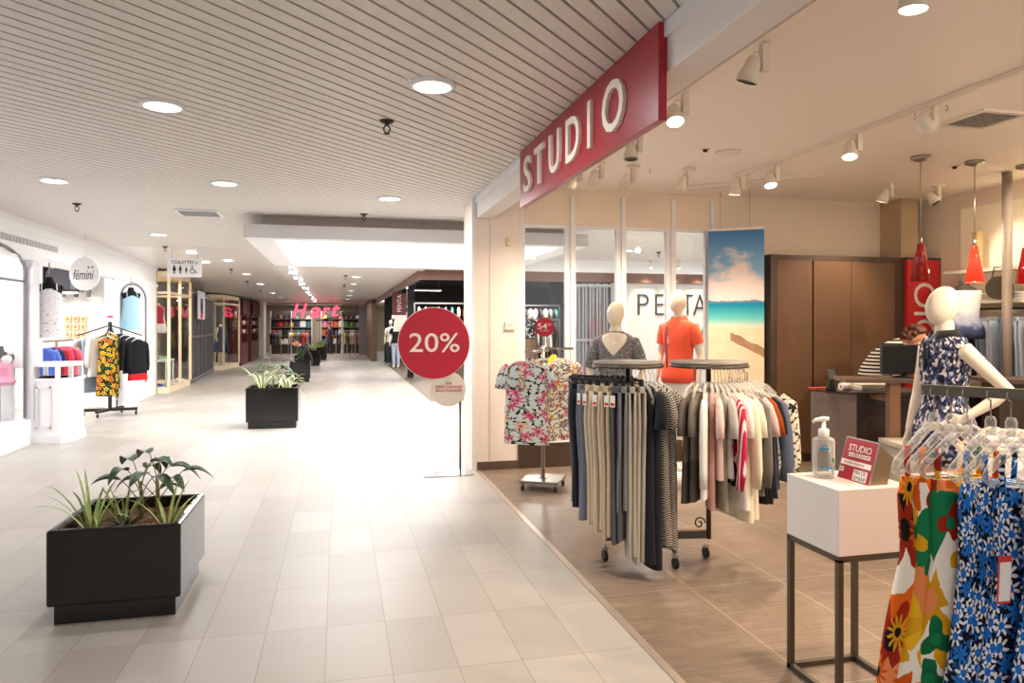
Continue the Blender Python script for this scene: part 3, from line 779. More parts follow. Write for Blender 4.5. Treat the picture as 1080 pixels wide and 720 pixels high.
# red ring topper between the racks, seen nearly edge on
p = cw(1.06, 4.92)
t = thing('sale_sign', 'dark red round topper sign seen nearly edge-on above the round rack', 'sign', p + (ZR,), radians(58))
MB().cyl((0, 0, -.02), (0, 0, .09), .005, 8).build('stem', RUBBER, t); MB().disc((0, 0, .17), .1, .008, n=40).build('disc', RED, t)
MB().text('20%', (0, -.006, .17), .13, .05, .002, bold=.01).build('lettering', plain('pale_pink_print', rgb(220, 170, 170), .6), t)

# ------------------------------------------------------------------ floral blouse rack
t = thing('clothes_rack', 'square based chrome rack of floral blouses by the window wall', 'clothes rack', cw(.30, 6.93, 0), radians(-30))
MB().box(-.19, .19, -.19, .19, .075, .1).build('base_plate', STEEL, t, bevel=.004)
for sx in (-1, 1):
    for sy in (-1, 1): caster((sx * .16, sy * .16), t, .024)
MB().cyl((0, 0, .1), (0, 0, 1.37), .02, 14).build('post', STEEL, t)
MB().box(-.04, .04, -.04, .04, .1, .106).build('collar', STEEL, t)
MB().bar((-.05, 0, 1.345), (.3, 0, 1.345), .022, .022).build('arm', STEEL, t)
MB().bar((0, -.42, 1.32), (0, .2, 1.32), .022, .022).build('cross_arm', STEEL, t)
t = thing('price_sign', 'small red round 54.99 price sign above the floral blouses', 'sign', cw(.315, 6.93, 1.37))
MB().cyl((0, 0, 0), (0, 0, .09), .004, 8).build('stem', STEEL, t); MB().disc((0, 0, .178), .092, .006, cw(0, -1) + (0,)).build('disc', RED2, t)
tx = MB().text('54', (-.022, -.006, .188), .092, .058, .002, bold=.012).text('99', (.045, -.006, .203), .032, .022, .002, bold=.01).text('ET PLUS', (.0, -.006, .145), .075, .017, .002)
tx.xf(Matrix.Rotation(-YAW, 4, 'Z')).build('lettering', OFFW, t)
f_mint = floral('mint_lily_print', rgb(204, 218, 214), [rgb(214, 112, 138), rgb(226, 174, 150), rgb(214, 112, 138), rgb(206, 100, 128)], rgb(160, 60, 76), rgb(34, 36, 44), 8.6, .46, .14, 14., .25, 6, .18)
f_coral = floral('coral_print', rgb(232, 214, 198), [rgb(206, 110, 96), rgb(120, 150, 140), rgb(232, 190, 150), rgb(70, 90, 100)], rgb(190, 60, 60), rgb(40, 60, 70), 22., .42, .2, 30.)
f_teal = floral('teal_print', rgb(70, 110, 118), [rgb(210, 120, 90), rgb(220, 210, 190), rgb(40, 70, 80)], rgb(230, 190, 120), rgb(30, 40, 50), 20., .4, .2, 30.)
f_multi = floral('white_multi_floral', rgb(236, 230, 218), [rgb(70, 110, 140), rgb(200, 90, 60), rgb(230, 190, 70), rgb(110, 80, 110), rgb(60, 130, 140)], rgb(210, 80, 60), rgb(50, 60, 70), 16., .42, .18, 26.)
g = 'blouses on the square based rack'
gl = [(.13, 6.55, 1.345, -8, f_mint, 'mint blouse with pink lilies facing out at the front of the rack', .205, .76, 'short'),
      (.24, 6.72, 1.345, 50, f_coral, 'coral flower blouse right behind the mint lily blouse', .22, .72, 'short'),
      (.29, 6.78, 1.345, 55, f_teal, 'teal flower blouse, second behind the mint lily blouse', .22, .74, 'short'),
      (.34, 6.86, 1.345, 58, f_coral, 'coral flower blouse behind the teal flower one', .22, .70, 'short'),
      (.39, 6.93, 1.345, 60, f_multi, 'white multicolour flower blouse behind the coral ones', .22, .7, 'short'),
      (.44, 6.86, 1.345, 62, c_cream, 'plain ivory blouse between the multicolour flower blouses', .21, .66, 'short'),
      (.47, 6.76, 1.345, 40, f_multi, 'white multicolour flower dress flaring beside the slate blue trousers', .22, .75, 'short')]
for i, (la, d, z, deg, m, l, w, L, sl) in enumerate(gl):
    top('blouse', 'top', m, cw(la, d, z), radians(deg) - YAW, l, g, L, w, .06, sl, .03, 120 + i, amp=.006)
    hanger(cw(la, d, z), radians(deg) - YAW, 'clear hanger holding the ' + l.split(' behind')[0].split(' facing')[0].split(' between')[0].split(' flaring')[0] + (', ' + ORD[i] + ' from front' if i in (1, 3) else ''), 'clear hangers of the floral blouse rack', w * .9)
o = thing('cap', 'yellow fabric folded over a hanger behind the floral blouses', 'garment', cw(.40, 6.98, 1.28), radians(60))
m = MB(); sheet(m, [(-.0, -.08, .08, .02), (-.03, -.16, .16, .04), (-.1, -.2, .2, .05), (-.4, -.2, .2, .06)], 1, .006, 5); m.build('body', cloth('yellow_cotton', rgb(244, 206, 40)), o)

# ------------------------------------------------------------------ 20 % stand
t = thing('sale_sign', 'tall floor stand with big red 20% disc and small white disc', 'sign', (1.255, 7.52, 0))
MB().box(-.4, .12, -.14, .14, 0, .012).build('base_plate', plain('polished_steel', rgb(190, 192, 200), .15, 1.0), t)
MB().cyl((0, .02, .012), (0, .02, 1.5), .012, 12).build('pole', BRONZE, t)
dn = cw(0, -1) + (0,)
MB().disc((-.285, -.02, 1.378), .372, .012, dn, 72).build('disc', RED2, t)
MB().disc((-.285, -.013, 1.378), .378, .008, dn, 72).build('rim', PAPERW, t)
MB().disc((-.132, .004, .895), .185, .01, dn, 48).build('small_disc', plain('disc_cream', rgb(226, 216, 204), .6, noise=.01), t)
MB().text('20%', (-.28, -.03, 1.385), .525, .2, .003, -YAW, bold=.004).build('lettering', OFFW, t)
MB().text('SUR', (-.125, -.005, .955), .065, .028, .002, -YAW).text('MARCHANDISE', (-.125, -.005, .918), .28, .028, .002, -YAW).text('SÉLECTIONNÉE', (-.125, -.005, .882), .28, .032, .002, -YAW).build('small_lettering', RED2, t)
o = MB().limb([(.0, 0, .16), (.03, 0, .19), (.055, 0, .175), (.045, 0, .14), (-.09, 0, .06), (-.12, 0, .03), (-.1, 0, .006), (-.06, 0, .004), (-.045, 0, .03)], .004, 6).build('wire_hook', STEEL, loc=(1.17, 7.46, .012)); tag(o, 'bent wire hook leaning on the steel sign base', 'hook')

# thermostat and sensor on the short wall
t = thing('thermostat', 'small white thermostat box on the short cream wall', 'thermostat', (1.82, 7.63, 1.56)); MB().box(-.06, .06, -.03, 0, -.045, .045).build('case', SPOTM, t, bevel=.006); MB().box(-.03, .03, -.033, -.03, 0, .02).build('display', GREYP, t)
t = thing('wall_sensor', 'small cream sensor high on the short cream wall', 'sensor', (1.80, 7.63, 2.47)); MB().box(-.025, .025, -.025, 0, -.05, .05).build('case', plain('aged_ivory', rgb(226, 206, 160), .5), t, bevel=.008); MB().box(-.014, .014, -.029, -.024, -.03, .0).build('lens', SPOTM, t)

# ------------------------------------------------------------------ platform, poster
t = thing('display_platform', 'low dark brown window platform with white top by the short wall', 'platform', (3.1, 7.4, 0))
MB().box(-1.19, 1.15, .215, .293, 0, .27).build('body', WOODD, t); MB().box(-1.19, 1.15, .205, .293, .27, .29).build('top', WHITE, t)

def poster_mat():
    m = Mat('beach_print'); tc = m.n('TexCoord'); sp = m.n('SeparateXYZ', {0: tc.outputs['Object']})
    z = sp.outputs[2]
    sky = m.ramp(m.n('MapRange', {0: z, 1: 1.83, 2: 2.72}).outputs[0], [(0, rgb(178, 206, 226)), (.45, rgb(130, 184, 220)), (1, rgb(24, 104, 172))])
    cl = m.n('TexNoise', {'Vector': m.n('Mapping', {0: tc.outputs['Object'], 3: (3, 3, 4.5)}).outputs[0], 'Scale': 1.0, 'Detail': 7.0, 'Roughness': .55})
    cx = m.math('ABSOLUTE', m.math('SUBTRACT', sp.outputs[0], .0))
    body = m.math('SUBTRACT', m.math('MULTIPLY', m.math('SUBTRACT', 2.5, z), .75), m.math('MULTIPLY', cx, .7))
    f = m.n('MapRange', {0: m.math('ADD', cl.outputs[0], body), 1: .52, 2: .7}).outputs[0]
    c = m.mix(f, sky, rgb(240, 226, 222))
    # island, sea, sand
    nz = m.n('TexNoise', {'Vector': tc.outputs['Object'], 'Scale': 9.0, 'Detail': 4.0})
    isl = m.math('LESS_THAN', z, m.math('ADD', 1.81, m.math('MULTIPLY', m.n('TexNoise', {'Vector': m.n('Mapping', {0: tc.outputs['Object'], 3: (8, 8, .01)}).outputs[0], 'Scale': 1.0}).outputs[0], .07)))
    c = m.mix(isl, c, rgb(96, 138, 170))
    sea = m.ramp(m.n('MapRange', {0: z, 1: 1.55, 2: 1.83}).outputs[0], [(0, rgb(196, 222, 208)), (.35, rgb(96, 196, 196)), (.8, rgb(20, 150, 178)), (1, rgb(16, 120, 168))])
    c = m.mix(m.math('LESS_THAN', z, 1.82), c, sea)
    sand = m.mix(nz.outputs[0], rgb(222, 196, 162), rgb(246, 230, 204))
    c = m.mix(m.n('MapRange', {0: m.math('ADD', z, m.math('MULTIPLY', nz.outputs[0], .05)), 1: 1.62, 2: 1.54}).outputs[0], c, sand)
    dx, dz = m.math('SUBTRACT', sp.outputs[0], .1), m.math('SUBTRACT', z, 1.36)
    lg = m.math('ADD', m.math('MULTIPLY', dx, .5), dz)
    log = m.math('MULTIPLY', m.math('LESS_THAN', m.math('ABSOLUTE', m.math('ADD', lg, m.math('MULTIPLY', m.math('SUBTRACT', nz.outputs[0], .5), .06))), .05), m.math('GREATER_THAN', dx, -.16))
    c = m.mix(log, c, m.mix(nz.outputs[0], rgb(120, 84, 60), rgb(196, 156, 118)))
    m.base(c, .4, 0, .4); return m.m
pa, pb = (4.16, 7.55), (4.66, 7.20)
t = thing('hanging_poster', 'tall beach poster with sea and clouds hanging on wires by the wardrobe', 'poster', ((pa[0] + pb[0]) / 2, (pa[1] + pb[1]) / 2, 0), math.atan2(pb[1] - pa[1], pb[0] - pa[0]))
MB().box(-.305, .305, -.004, .004, .62, 2.655).build('print', poster_mat(), t)
MB().box(-.307, .307, -.008, .008, 2.65, 2.675).build('top_rail', SPOTM, t)
MB().cyl((-.17, 0, 2.67), (-.17, 0, 3.1), .0025, 6).cyl((.15, 0, 2.67), (.15, 0, 3.1), .0025, 6).build('wires', STEEL, t)

# ------------------------------------------------------------------ wardrobe, counter
t = thing('wardrobe', 'tall wide wood-fronted stockroom cabinet with dark frame behind the counter', 'cabinet', (4.75, 7.21, 0))
MB().box(0, .07, 0, .48, 0, 2.37).box(.07, 2.26, .02, .48, 2.31, 2.37).box(1.66, 2.26, .02, .48, .0, 2.31).box(.07, 1.66, .04, .48, .1, 2.31).build('frame', WOODD, t)
MB().box(.07, 1.66, .02, .06, 0, .1).build('plinth', WOODD, t)
for x0, x1 in ((.075, .535), (.555, 1.055), (1.06, 1.655)): MB().box(x0, x1, -.002, .04, .1, 2.305).build('door', WOODW, t, bevel=.002)

t = thing('poster_panel', 'red panel on the cabinet with white sideways lettering behind the woman', 'sign', (6.545, 7.2, 0))
MB().box(0, .46, -.03, .02, .6, 2.34).build('panel', plain('panel_red', rgb(204, 44, 48), .5, noise=.01), t)
MB().text('STUDIO', (.24, -.034, 1.36), 1.42, .3, .004, 0, roll=pi / 2).build('lettering', OFFW, t)
MB().box(.46, .49, -.03, .02, .6, 2.34).build('side_frame', BRONZE, t); MB().box(0, .49, -.03, .02, 2.34, 2.37).build('top_frame', BRONZE, t)

CT = plain('counter_grey', rgb(124, 110, 104), .5, noise=.04)
t = thing('sales_counter', 'dark sales counter with grey end panel and raised wooden ledge', 'counter')
p1, p2, p3, p4, p5 = cw(2.86, 6.87), cw(3.14, 6.58), cw(4.9, 6.5), cw(4.9, 7.0), cw(2.95, 7.05)
MB().prism([p1, p2, p3, p4, p5], 0, .93).build('body', wood('counter_dark', rgb(48, 32, 26), rgb(66, 46, 38)), t)
MB().prism([p1, p2, cw(3.15, 6.57), cw(2.86, 6.85)], .0, .935).build('end_panel', CT, t)
MB().prism([cw(2.84, 6.88), cw(3.14, 6.56), cw(4.92, 6.47), cw(4.92, 7.02), cw(2.93, 7.07)], .93, .955).build('worktop', WOODD, t)
LEDGE = wood('ledge_wood', rgb(112, 78, 54), rgb(146, 106, 76), scale=(3, 60, 60))
MB().prism([cw(2.88, 6.2), cw(3.85, 6.15), cw(3.85, 6.55), cw(2.95, 6.6)], 1.07, 1.105).build('ledge', WENGE, t, bevel=.003)
MB().prism([cw(3.27, 6.22), cw(3.36, 6.215), cw(3.36, 6.29), cw(3.27, 6.295)], .42, 1.07).build('ledge_leg', LEDGE, t)
MB().prism([cw(3.27, 6.29), cw(3.36, 6.285), cw(3.36, 6.6), cw(3.27, 6.6)], .9, .94).build('bracket', LEDGE, t)
# second counter run at the right
t = thing('sales_counter', 'brown counter run below the grey pole, beyond the polo mannequin', 'counter')
MB().prism([cw(4.0, 6.0), cw(4.72, 5.82), cw(4.8, 6.28), cw(4.1, 6.45)], 1.08, 1.115).build('worktop', WENGE, t)
MB().prism([cw(4.1, 6.05), cw(4.68, 5.9), cw(4.74, 6.23), cw(4.16, 6.37)], 0, 1.08).build('body', wood('counter_brown', rgb(58, 40, 32), rgb(80, 58, 46)), t)

def dotbox():
    m = Mat('circle_print'); tc = m.n('TexCoord'); sp = m.n('SeparateXYZ', {0: tc.outputs['Object']})
    fx = m.math('SUBTRACT', m.math('FRACT', m.math('DIVIDE', sp.outputs[0], .12)), .5); fz = m.math('SUBTRACT', m.math('FRACT', m.math('DIVIDE', sp.outputs[2], .12)), .5)
    r = m.math('SQRT', m.math('ADD', m.math('MULTIPLY', fx, fx), m.math('MULTIPLY', fz, fz)))
    m.base(m.mix(m.math('LESS_THAN', r, .42), rgb(196, 190, 178), rgb(158, 150, 138)), .6); return m.m
t = thing('storage_box', 'pale box printed with grey circles in front of the dark counter', 'box', cw(3.55, 5.95, 0), -YAW)
MB().box(-.4, .45, -.2, .2, 0, .57).build('body', dotbox(), t); MB().box(-.41, .46, -.21, .21, .57, .605).build('lid', plain('box_lid', rgb(186, 176, 160), .6), t)

# monitor and things on the counter
t = thing('monitor', 'black computer monitor on the raised wooden ledge', 'monitor', cw(3.47, 6.36, 1.105), -YAW + radians(4))
MB().box(-.21, .21, -.015, .025, .03, .29).build('screen_case', plain('monitor_black', rgb(16, 14, 14), .3, noise=.02), t, bevel=.006)
MB().box(-.19, .19, -.018, -.014, .05, .27).build('back_panel', plain('monitor_back', rgb(20, 17, 17), .25, noise=.02), t)
MB().lathe([(.001, .0), (.1, .0), (.1, .012), (.03, .02), (.02, .06)], n=20).build('foot', plain('monitor_foot', rgb(18, 16, 16), .3), t)
t = thing('card_terminal', 'small black card terminal standing on the ledge end', 'terminal', cw(2.98, 6.72, .955), -YAW)
MB().limb([(0, 0, 0), (0, 0, .02), (.01, .02, .12), (.02, .03, .17)], [(.05, .04), (.05, .04), (.022, .016), (.018, .012)], 8).build('stand', RUBBER, t); MB().cbox((.015, .0, .15), (.06, .02, .1), 0, radians(-25)).build('keypad', plain('keypad', rgb(40, 40, 42), .4), t)
t = thing('receipt_roll', 'white paper roll on the counter beside the card terminal', 'paper roll', cw(3.13, 6.75, .992)); MB().cyl((-.05, 0, 0), (.05, 0, 0), .037, 18).build('paper', PAPERW, t); MB().cyl((-.052, 0, 0), (.052, 0, 0), .012, 12).build('core', CT, t)
t = thing('folded_garment', 'pale folded clothes lying on the counter below the ledge', 'clothes', cw(3.4, 6.8, .955), -YAW)
for k in range(3): MB().box(-.14, .14, -.1, .1, k * .022, k * .022 + .02).build('fold', [c_lg, c_white, c_cream][k], t, bevel=.008)
o = MB().cbox((0, 0, .006), (.22, .12, .012), 0).build('red_folder', plain('folder_red', rgb(170, 40, 40), .5), loc=cw(2.98, 6.93, .955), bevel=.003); tag(o, 'flat red folder lying on the grey end of the counter', 'folder')
t = thing('folded_garment', 'stack of white folded clothes behind the blue print dresses', 'clothes', cw(3.05, 4.55, 0), -YAW)
MB().box(-.3, .5, -.25, .25, 0, .74).build('table', WHITE, t)
for k in range(5): MB().box(-.16 + .01 * (k % 2), .3, -.2, .2, .74 + k * .03, .768 + k * .03).build('fold', c_white, t, bevel=.01)

# ------------------------------------------------------------------ pendants, pole
GLR = Mat('red_glass').base(rgb(150, 14, 16), .12, 0, .6); GLR = GLR.m
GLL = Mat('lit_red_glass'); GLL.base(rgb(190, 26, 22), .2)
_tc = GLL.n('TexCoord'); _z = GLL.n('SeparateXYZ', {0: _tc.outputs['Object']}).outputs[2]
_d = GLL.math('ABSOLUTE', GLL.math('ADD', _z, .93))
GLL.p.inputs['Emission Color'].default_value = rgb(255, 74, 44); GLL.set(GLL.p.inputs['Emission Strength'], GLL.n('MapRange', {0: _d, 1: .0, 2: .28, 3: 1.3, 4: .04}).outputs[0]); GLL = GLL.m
for (x, y), l, m in (((5.142, 5.477), 'dark red cone pendant lamp hanging over the monitor', GLR), ((5.783, 5.518), 'glowing red cone pendant lamp in front of the wall shelves', GLL), ((6.40, 5.54), 'red cone pendant lamp cut by the right edge beyond the grey pole', GLR)):
    t = thing('pendant_lamp', l, 'pendant lamp', (x, y, 3.1), 0, 'red cone pendants')
    MB().lathe([(.001, 0), (.085, 0), (.08, -.025), (.03, -.045), (.01, -.05)], n=24).build('canopy', STEEL, t)
    MB().cyl((0, 0, -.05), (0, 0, -.76), .004, 6).build('cord', STEEL, t); MB().cyl((0, 0, -.74), (0, 0, -.8), .014, 12).build('cap', STEEL, t)
    MB().lathe([(.022, -.79), (.028, -.8), (.082, -1.13), (.078, -1.13), (.024, -.8)], n=28, caps=False).build('shade', m, t)
    MB().ell((0, 0, -1.04), .03, .03, .045).build('bulb', emit('bulb_warm', (1, .8, .5, 1), 12.) if m is GLL else plain('bulb_off', rgb(236, 220, 190), .3), t)
    if m is GLL: light('POINT', (x, y, 1.93), 12, (1, .78, .52), .05)
o = MB().lathe([(.045, 0), (.045, 3.098)], n=20).build('grey_pole', plain('pole_grey', rgb(150, 136, 126), .5, .1), loc=cw(4.96, 7.2, 0)); tag(o, 'slim grey-brown pole reaching the ceiling behind the counter beside the pendants', 'pole')

# ------------------------------------------------------------------ lit shelving bay on the right wall
BX = 7.0
t = thing('wall_shelving', 'lit white wall shelving bay with shelves and rails behind the pendants', 'shelving', (BX, 5.6, 0))
MB().box(-.02, .015, -1.6, 1.25, 0, 2.9).build('back_panel', plain('bay_white', rgb(250, 238, 214), .5, noise=.01), t)
for z, d in ((2.14, .3), (1.80, .3), (.95, .35)):
    MB().box(-d, -.02, -1.6, 1.22, z, z + .035).build('shelf', SPOTM, t)
for z in (1.74,):
    MB().cyl((-.28, -1.55, z), (-.28, 1.2, z), .012, 10).build('rail', DKMETAL, t)
light('AREA', (6.6, 5.4, 3.02), 24, (1, .84, .6), .15, (7.0, 5.4, 1.8), size_y=2.6)
jm = [cloth('dark_denim', rgb(50, 58, 72), var=.2), cloth('light_denim', rgb(168, 182, 200), var=.12), cloth('mid_denim', rgb(106, 124, 150), var=.15), cloth('black_denim', rgb(34, 34, 38), var=.2)]
for i, (k, nm) in enumerate(((0, 'dark blue'), (0, 'dark blue'), (3, 'black'), (1, 'light blue'), (1, 'light blue'), (2, 'mid blue'), (1, 'light blue'), (1, 'light blue'), (3, 'black'), (1, 'light blue'), (2, 'mid blue'))):
    y = 6.55 - i * .11
    pants(jm[k], (BX - .28, y, 1.752), 0.12 * (i % 3 - 1), '%s jeans hanging on the lit wall rail, %s from the column end' % (nm, ORD[i]), 'jeans on the wall rail', .66, .15, 300 + i, t=.05, name='jeans')
# folded piles and basket on the shelves
for i, (y, z, nm, mt) in enumerate(((6.55, 1.835, 'cream', c_cream), (6.2, 1.835, 'taupe', c_beige2), (5.8, 1.835, 'white', c_white), (6.5, .985, 'white', c_white), (6.1, .985, 'grey', c_lg), (5.7, .985, 'oat', c_beige))):
    t = thing('folded_garment', 'folded %s clothes on the %s wall shelf of the lit bay' % (nm, 'upper' if z > 1.5 else 'lower'), 'clothes', (BX - .18, y, z))
    for k in range(3): MB().box(-.12, .12, -.13, .13, k * .025, k * .025 + .023).build('fold', mt, t, bevel=.008)
t = thing('shoulder_bag', 'round dark woven bag hanging at the lit shelves behind the grey pole', 'bag', (6.62, 6.02, 1.95)); MB().disc((0, 0, 0), .12, .06, (-1, -.6, 0), 28).build('body', plain('woven_dark', rgb(70, 58, 48), .8, noise=.2), t); MB().limb([(0, .1, .06), (0, .06, .22), (0, -.06, .22), (0, -.1, .06)], .006, 6).build('strap', RUBBER, t)
t = thing('hat', 'natural straw hat lying on the wall shelf beyond the pole', 'hat', (6.85, 5.85, 2.175)); MB().lathe([(.001, .09), (.06, .085), (.075, .03), (.08, .01), (.14, .0), (.14, -.0)], n=24).build('crown', plain('straw', rgb(206, 176, 120), .8, noise=.1, nscale=90), t); MB().lathe([(.077, .012), (.0775, .03), (.076, .03)], n=24, caps=False).build('band', RUBBER, t)
t = thing('brand_block', 'upright wooden block on the top wall shelf beside the lit pendant', 'block', (6.85, 6.5, 2.175)); MB().box(-.03, .03, -.04, .04, 0, .42).build('block', wood('pale_wood', rgb(196, 166, 116), rgb(216, 188, 140)), t)

# ------------------------------------------------------------------ bodies
def hand(mb, wrist, d, palm_n, size=.17, curl=.5):
    "palm, four unequal bent fingers and a thumb; d = pointing direction, palm_n = palm normal"
    w = Vector(wrist); d = Vector(d).normalized(); nrm = Vector(palm_n); nrm = (nrm - d * nrm.dot(d)).normalized(); s = d.cross(nrm)
    k = size / .18
    mb.limb([w, w + d * .03 * k, w + d * .065 * k, w + d * .095 * k], [(.022 * k, .018 * k), (.03 * k, .016 * k), (.038 * k, .015 * k), (.036 * k, .012 * k)], 10, side=s)
    for i, (off, L) in enumerate(((-.028, .06), (-.009, .072), (.010, .068), (.028, .052))):
        b = w + d * .088 * k + s * off * k; a1 = d * cos(curl * .5) + nrm * sin(curl * .5); a2 = d * cos(curl * 1.2) + nrm * sin(curl * 1.2)
        mb.limb([b, b + a1 * L * .45 * k, b + a1 * L * .45 * k + a2 * L * .35 * k, b + a1 * L * .45 * k + a2 * L * .58 * k], [.0095 * k, .009 * k, .008 * k, .006 * k], 8)
    b = w + d * .03 * k - s * .024 * k; a = (d * .6 - s * .7 + nrm * .35).normalized()
    mb.limb([b, b + a * .035 * k, b + (a * .4 + d * .6).normalized() * .03 * k + a * .035 * k], [.013 * k, .011 * k, .008 * k], 8)

def torso_rows(H, lean=(0, 0)):
    k = H / 1.78
    rows = [(.84, .12, .09), (.92, .165, .115), (1.0, .155, .108), (1.1, .122, .088), (1.2, .132, .095), (1.3, .15, .105), (1.4, .165, .09), (1.455, .135, .07), (1.5, .062, .055), (1.57, .05, .05)]
    return [((lean[0] * max(0, z - .95), lean[1] * max(0, z - .95), z * k), (a * k, b * k)) for z, a, b in rows]

def mannequin(loc, rz, label, H=1.78, larm=None, rarm=None, head=True, voxel=.011, skin=None, legs=True, cat='mannequin', head_yaw=0):
    "faceless standing figure facing -y; arms are (elbow, wrist, hand dir)"
    k = H / 1.78; t = thing('mannequin', label, cat, loc, rz, None)
    m = MB()
    rows = torso_rows(H); m.limb([r[0] for r in rows], [r[1] for r in rows], 18)
    if head:
        M = Matrix.Rotation(head_yaw, 3, 'Z') @ Matrix.Rotation(radians(-22), 3, 'X')
        m.ell((0, -.012 * k, 1.668 * k), .076 * k, .094 * k, .122 * k, 20, 14, M); m.ell(Vector((0, 0, 1.6 * k)) + Matrix.Rotation(head_yaw, 3, 'Z') @ Vector((0, -.045 * k, 0)), .04 * k, .048 * k, .045 * k, 14, 10)
    for s, arm in ((-1, rarm), (1, larm)):
        e, w, hd = arm or ((s * .225, .03, 1.14), (s * .235, -.04, .89), (0, -.15, -1))
        e = Vector(e) * k; w = Vector(w) * k; sh = Vector((s * .165, 0, 1.415)) * k
        m.limb([sh * .93 + Vector((0, 0, .09)) * 1, sh, sh.lerp(e, .35), e, e.lerp(w, .35), w], [.045 * k, .05 * k, .043 * k, .036 * k, .035 * k, .024 * k], 12)
        hand(m, w, hd, (-s, .1, 0), .17 * k)
        if legs:
            m.limb([(s * .082 * k, 0, .9 * k), (s * .088 * k, -.005, .75 * k), (s * .085 * k, -.005, .5 * k), (s * .083 * k, .012, .36 * k), (s * .08 * k, .01, .09 * k), (s * .08 * k, 0, .04 * k)], [.088 * k, .082 * k, .055 * k, .054 * k, .034 * k, .036 * k], 14)
            m.limb([(s * .08 * k, .035 * k, .035 * k), (s * .082 * k, -.03 * k, .04 * k), (s * .088 * k, -.12 * k, .025 * k), (s * .09 * k, -.16 * k, .02 * k)], [(.03 * k, .03 * k), (.034 * k, .036 * k), (.04 * k, .022 * k), (.03 * k, .014 * k)], 10)
    m.build('body', skin or MANN, t, remesh=voxel)
    return t, k

def worn(t, k, mat, z0=.86, z1=1.455, grow=.014, sleeve='short', hem_flare=0., name='shirt', arms=None, neck=True, seed=1, sl_mat=None, loose=0.):
    "garment shell that follows the torso from z1 down to z0"
    rows = [r for r in torso_rows(1.78 * k)]
    zs = [z1, 1.4, 1.3, 1.2, 1.1, 1.0, .92, .84]; zs = [z for z in zs if z >= z0 - .001] + ([z0] if z0 < .92 else [])
    def at(z):
        for a, b in zip(rows[:-1], rows[1:]):
            if a[0][2] <= z * k <= b[0][2] + 1e-6:
                q = (z * k - a[0][2]) / (b[0][2] - a[0][2]); return (a[1][0] + (b[1][0] - a[1][0]) * q, a[1][1] + (b[1][1] - a[1][1]) * q)
        return rows[1][1]
    R = []; n = 40; rr = random.Random(seed); ph = rr.random() * 6
    for z in zs:
        a, b = at(max(z, .9)); q = max(0, (1.3 - z) / .6); gx = grow + loose * q + hem_flare * max(0, (1.1 - z))
        R.append([((a + gx) * cos(th) * (1 + .02 * q * sin(7 * th + ph)), (b + gx) * sin(th) * (1 + .04 * q * sin(9 * th + ph)), z * k) for th in [2 * pi * i / n for i in range(n)]])
    if neck: R.insert(0, [((.068) * k * cos(th), .06 * k * sin(th) - .004, 1.50 * k) for th in [2 * pi * i / n for i in range(n)]])
    o = MB().rings(R, False).build(name, mat, t)
    so = o.modifiers.new('s', 'SOLIDIFY'); so.thickness = .004
    if sleeve:
        for s, arm in ((-1, arms and arms[0]), (1, arms and arms[1])):
            e = Vector(arm[0] if arm else (s * .225, .03, 1.14)) * k; sh = Vector((s * .165, 0, 1.42)) * k
            q = .62 if sleeve == 'short' else .95
            MB().limb([Vector((s * .1, 0, 1.425)) * k, sh + Vector((0, 0, -.012 * k)), sh.lerp(e, q * .5), sh.lerp(e, q)], [.03 * k, .06 * k, .062 * k, (.06 if sleeve == 'short' else .055) * k], 16, caps=False).build('sleeve', sl_mat or mat, o)
    return o

def collar(o, k, mat):
    "turned-down shirt collar, open at the front with two points"
    R_ = []
    for i in range(25):
        a = radians(-72 + 324 * i / 24); c, s_ = cos(a), sin(a); pt = 1 - min(1, abs(i - 12) / 12)   # 1 at the nape, 0 at the points
        dz = .055 if pt > .25 else .055 + .04 * (1 - pt / .25)
        R_.append([(.064 * k * c, .062 * k * s_, 1.535 * k - .02 * (1 - pt)), (.071 * k * c, .069 * k * s_, 1.538 * k - .02 * (1 - pt)), (.112 * k * c, .092 * k * s_ - .004, (1.535 - dz) * k - .02 * (1 - pt)), (.104 * k * c, .086 * k * s_, (1.535 - dz) * k - .02 * (1 - pt))])
    MB().rings(R_).build('collar', mat, o)
f_grey = floral('grey_ditsy', rgb(128, 130, 134), [rgb(190, 100, 90), rgb(196, 196, 196), rgb(130, 132, 138), rgb(200, 200, 200)], rgb(40, 40, 44), rgb(52, 54, 60), 46., .36, .22, 60.)
c_coral = cloth('coral_pique', rgb(244, 96, 66), var=.04)
# mannequin in grey blouse
a1 = (((-.25, .02, 1.15), (-.22, -.1, .95), (0, -.4, -1)), ((.25, .02, 1.15), (.22, -.1, .95), (0, -.4, -1)))
t, k = mannequin(cw(.97, 6.72, 0), -YAW - .32, 'faceless cream mannequin in grey flowered V-neck blouse before the window', 1.79, a1[1], a1[0], head_yaw=-.35)
o = worn(t, k, f_grey, .80, 1.455, .016, 'long', .12, 'blouse', a1, neck=True, seed=3, loose=.03)
vr = []
tab = [(1.2, .165, .13), (1.3, .172, .126), (1.4, .183, .109), (1.455, .153, .089), (1.5, .07, .062)]
for i in range(13):
    z = 1.492 - .21 * i / 12; ha = radians(58) * (1 - i / 12) ** .9 + .02
    for p_, q_ in zip(tab[:-1], tab[1:]):
        if p_[0] <= z <= q_[0]: f_ = (z - p_[0]) / (q_[0] - p_[0]); rx, ry = (p_[1] + (q_[1] - p_[1]) * f_) * k, (p_[2] + (q_[2] - p_[2]) * f_) * k
    vr.append([(rx * sin(-ha + 2 * ha * j / 10), -ry * cos(-ha + 2 * ha * j / 10) - .007, z * k) for j in range(11)] + [(rx * .9 * sin(ha - 2 * ha * j / 10), -ry * .9 * cos(ha - 2 * ha * j / 10), z * k) for j in range(11)])
MB().rings(vr).build('chest', MANN, t)
